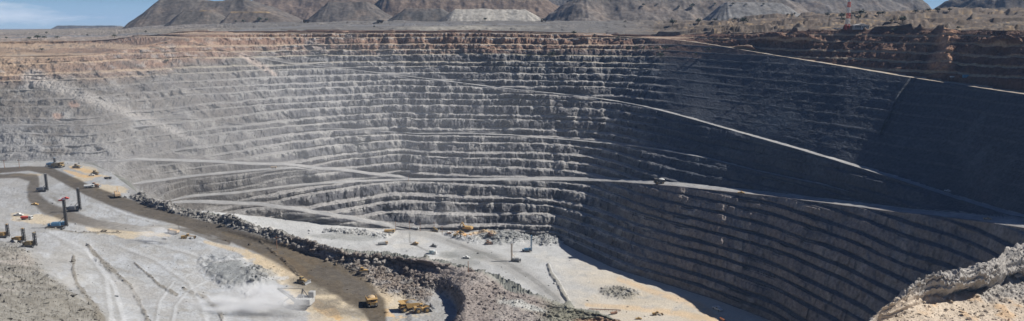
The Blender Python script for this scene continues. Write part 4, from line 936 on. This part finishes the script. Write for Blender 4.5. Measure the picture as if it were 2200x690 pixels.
# --- shrubs and trees
LEAF = mat('leaf_green', (.045, .065, .030), .8, vary=.25); BARK = mat('bark', (.10, .075, .05), .9)
def make_shrub(seed):
    R_ = random.Random(seed); m_ = MB()
    for k in range(190):
        a_ = R_.uniform(0, 6.283); ph = R_.uniform(-.35, 1.2); rr = R_.uniform(.35, 1.0)*(.8+.3*math.sin(a_*2+seed)); cx_, cy_, cz_ = rr*math.cos(a_)*math.cos(ph), rr*math.sin(a_)*math.cos(ph), .85+.75*rr*math.sin(ph)
        d1 = Vector((R_.uniform(-1, 1), R_.uniform(-1, 1), R_.uniform(-1, 1))).normalized()*R_.uniform(.10, .2); d2 = Vector((R_.uniform(-1, 1), R_.uniform(-1, 1), R_.uniform(-1, 1))).normalized()*R_.uniform(.10, .2)
        c0 = Vector((cx_, cy_, cz_)); f_ = [m_.bm.verts.new(c0+q_) for q_ in (d1, d2, -d1, -d2)]; m_.bm.faces.new(f_)
    t_ = bpy.data.objects.new('shrub', None); scene.collection.objects.link(t_)
    m_.build('crown', LEAF, t_)
    tk = MB().cyl((0, 0, -.4), (0, 0, .9), .09, .05, 7)
    for q_ in range(4): tk.cyl((0, 0, .4), (.5*math.cos(q_*1.6+seed), .5*math.sin(q_*1.6+seed), 1.0), .04, .02, 5)
    tk.build('trunk', BARK, t_); return t_
SH = {'sandy terrace at the left rim': [(14,84,3),(63,86,4),(81,85,6),(95,84,4),(123,84,4),(100,73,3),(188,78,2.5)],
 'left wall below the terrace': [(90,110,4),(106,130,3),(357,95,3),(358,134,4),(313,71,3)],
 'foot of the leftmost hills': [(246,54,3.5),(507,49,3),(523,50,4.5),(558,47,6),(572,46,4)],
 'grey rim behind the benches': [(804,60,3),(1042,45,4),(1030,69,3),(1233,75,5),(1278,78,3),(1328,84,4),(1343,49,3)],
 'broad right hill': [(1382,14,4),(1411,12,2.5),(1458,18,4),(1487,18,6),(1536,11,3),(1574,11,3),(1602,12,2.5),(1640,12,3)],
 'slope behind the top ramp': [(1445,55,8),(1500,52,7),(1536,46,4),(1579,46,5),(1597,52,8)],
 'ochre upper benches': [(1135,124,4),(1186,121,6),(1350,107,4),(1366,108,5),(1382,108,5),(1398,108,4),(1412,108,5),(1430,108,5),(1419,124,7),(1495,120,4),(1523,110,5)],
 'rim left of the mast': [(1692,34,3),(1701,35,3),(1707,32,3),(1777,36,5),(1808,40,7),(1811,46,5)],
 'rim right of the mast': [(1832,33,4),(1849,36,9),(1844,43,6),(1887,34,5),(1896,32,4.5),(1914,48,4),(1921,68,5),(1939,50,9),(1967,29,5),(1994,26,4.5),(2014,26,5.5),(2040,25,4.5),(2058,63,4)]}
ordn = ['leftmost', 'second from the left', 'third from the left', 'fourth from the left', 'fifth from the left', 'sixth from the left', 'seventh from the left', 'eighth from the left', 'ninth from the left', 'tenth from the left', 'eleventh from the left', 'twelfth from the left', 'rightmost']
protos = [make_shrub(s_) for s_ in (1, 2, 3)]; used_p = set(); kq = 0
for reg, lst in SH.items():
    lst = sorted(lst)
    for i_, (xx, yy, r_) in enumerate(lst):
        p_ = protos[kq % 3]; o = p_ if kq % 3 not in used_p else copy_tree(p_); used_p.add(kq % 3); kq += 1
        L_ = hit(xx, yy); sc = r_*1.15*math.hypot(L_.x, L_.y)/1563*math.sqrt(1+(L_.x/max(L_.y, 1))**2)**-1
        o.location = L_-Vector((0, 0, .1)); o.scale = (sc*1.1, sc*1.1, sc); o.rotation_euler = (0, 0, kq*1.7)
        sz = 'large bushy' if r_ >= 7 else 'round' if r_ >= 5 else 'small' if r_ >= 3.5 else 'tiny'
        o['label'] = '%s dark shrub, %s on the %s' % (sz, ordn[i_] if i_ < len(lst)-1 else 'rightmost', reg); o['category'] = 'shrub'; o['group'] = 'shrubs on the '+reg

# --- loose broken rock on the banks, the mound and the outcrops (uncountable)
rs = np.random.RandomState(11)
wgt = (P_*(rub*1.0+mound*.35+mslope*1.3+sil*.6+left_slope*.35+outc*.22+dark_pile*.04+pile2*.3+wr*.15)+fp*.35+hs*.5+fl*.003+P_*.004)*(py < 720)*(py > 330)*np.clip((x*x+y*y)/150000, .2, 3)
wgt = np.clip(wgt, 0, None); wgt *= (px > -100)*(px < 2300); pick = rs.choice(len(x), 24000, p=wgt/wgt.sum())
ico = bmesh.new(); bmesh.ops.create_icosphere(ico, subdivisions=1, radius=1); iv = np.array([v.co[:] for v in ico.verts]); ico.verts.index_update(); fi = np.array([[v.index for v in f.verts] for f in ico.faces]); ico.free()
nr = len(pick); size = .24*rs.rand(nr)**-.42; size = np.clip(size, .22, 1.7)*np.where(px[pick] > 1850, .7, 1)
size *= np.clip(np.hypot(x[pick], y[pick])/430, .55, 1.25)
rv_ = iv[None]*(1+.28*rs.randn(nr, len(iv), 1))*(size[:, None, None]*(.6+.8*rs.rand(nr, 1, 3)))*np.array([1, 1, .75])
th = rs.rand(nr)*6.28; cs, sn = np.cos(th)[:, None], np.sin(th)[:, None]
rx = rv_[..., 0]*cs-rv_[..., 1]*sn; ry = rv_[..., 0]*sn+rv_[..., 1]*cs
RV = np.stack([rx+x2[pick][:, None], ry+y2[pick][:, None], rv_[..., 2]+z2[pick][:, None]+.15*size[:, None]], -1).reshape(-1, 3).astype(np.float32)
RF = (fi[None]+(np.arange(nr)*len(iv))[:, None, None]).reshape(-1, 3)
RC = np.repeat(col[pick]*(.65+.5*rs.rand(nr, 1)), len(iv), 0).astype(np.float32)
ro = make_mesh('rubble', np.zeros((0, 4), int), RF, M_rock, False, RV, np.clip(RC, .02, .7)); ro['kind'] = 'stuff'

# --- blasting and traffic dust
def dust(name, c, rad, dens, nscale, color=(.985, .99, .995), thr=.46, rz=0):
    bm = bmesh.new(); bmesh.ops.create_icosphere(bm, subdivisions=3, radius=1); me = bpy.data.meshes.new(name); bm.to_mesh(me); bm.free()
    o = bpy.data.objects.new(name, me); scene.collection.objects.link(o); o.location = c; o.scale = rad; o.rotation_euler = (0, 0, math.radians(rz)); o['kind'] = 'stuff'
    m = bpy.data.materials.new(name); nt, N, L = nodes(m); out = N.new('ShaderNodeOutputMaterial'); v = N.new('ShaderNodeVolumePrincipled'); v.inputs['Color'].default_value = (*color, 1)
    tc = N.new('ShaderNodeTexCoord'); ln = N.new('ShaderNodeVectorMath'); ln.operation = 'LENGTH'; L.new(tc.outputs['Object'], ln.inputs[0])
    f_ = N.new('ShaderNodeMapRange'); f_.inputs['From Min'].default_value = 1.0; f_.inputs['From Max'].default_value = .25; f_.interpolation_type = 'SMOOTHSTEP'; L.new(ln.outputs['Value'], f_.inputs['Value'])
    n = N.new('ShaderNodeTexNoise'); n.inputs['Scale'].default_value = nscale; n.inputs['Detail'].default_value = 4; L.new(tc.outputs['Object'], n.inputs['Vector'])
    g_ = N.new('ShaderNodeMapRange'); g_.inputs['From Min'].default_value = thr; g_.inputs['From Max'].default_value = thr+.25; L.new(n.outputs['Fac'], g_.inputs['Value'])
    mu = N.new('ShaderNodeMath'); mu.operation = 'MULTIPLY'; L.new(f_.outputs[0], mu.inputs[0]); L.new(g_.outputs[0], mu.inputs[1])
    m2 = N.new('ShaderNodeMath'); m2.operation = 'MULTIPLY'; m2.inputs[1].default_value = dens; L.new(mu.outputs[0], m2.inputs[0]); L.new(m2.outputs[0], v.inputs['Density']); L.new(v.outputs[0], out.inputs['Volume'])
    me.materials.append(m); return o
def atd(xx, yy, zz): return at(xx, yy, zz)
dust('dust_cloud', at(540, 650, -146), (38, 16, 16), .26, 1.7)
dust('dust_cloud', at(600, 650, -148), (17, 8, 10), .22, 2.0)
dust('dust_cloud', at(335, 500, -138), (20, 7, 7), .28, 2.2)
dust('dust_cloud', at(470, 660, -146), (30, 12, 9), .20, 1.8)
dust('dust_cloud', at(960, 465, -232), (70, 18, 22), .02, 2.0)
dust('dust_veil', Vector((-330, 800, -100)), (520, 260, 120), 0.0010, 1.3, thr=.30, rz=-18)
dust('dust_veil', at(1660, 270, -85), (34, 20, 34), .003, 2.0, color=(.6, .75, .95))
haze[0].location.z += 100000
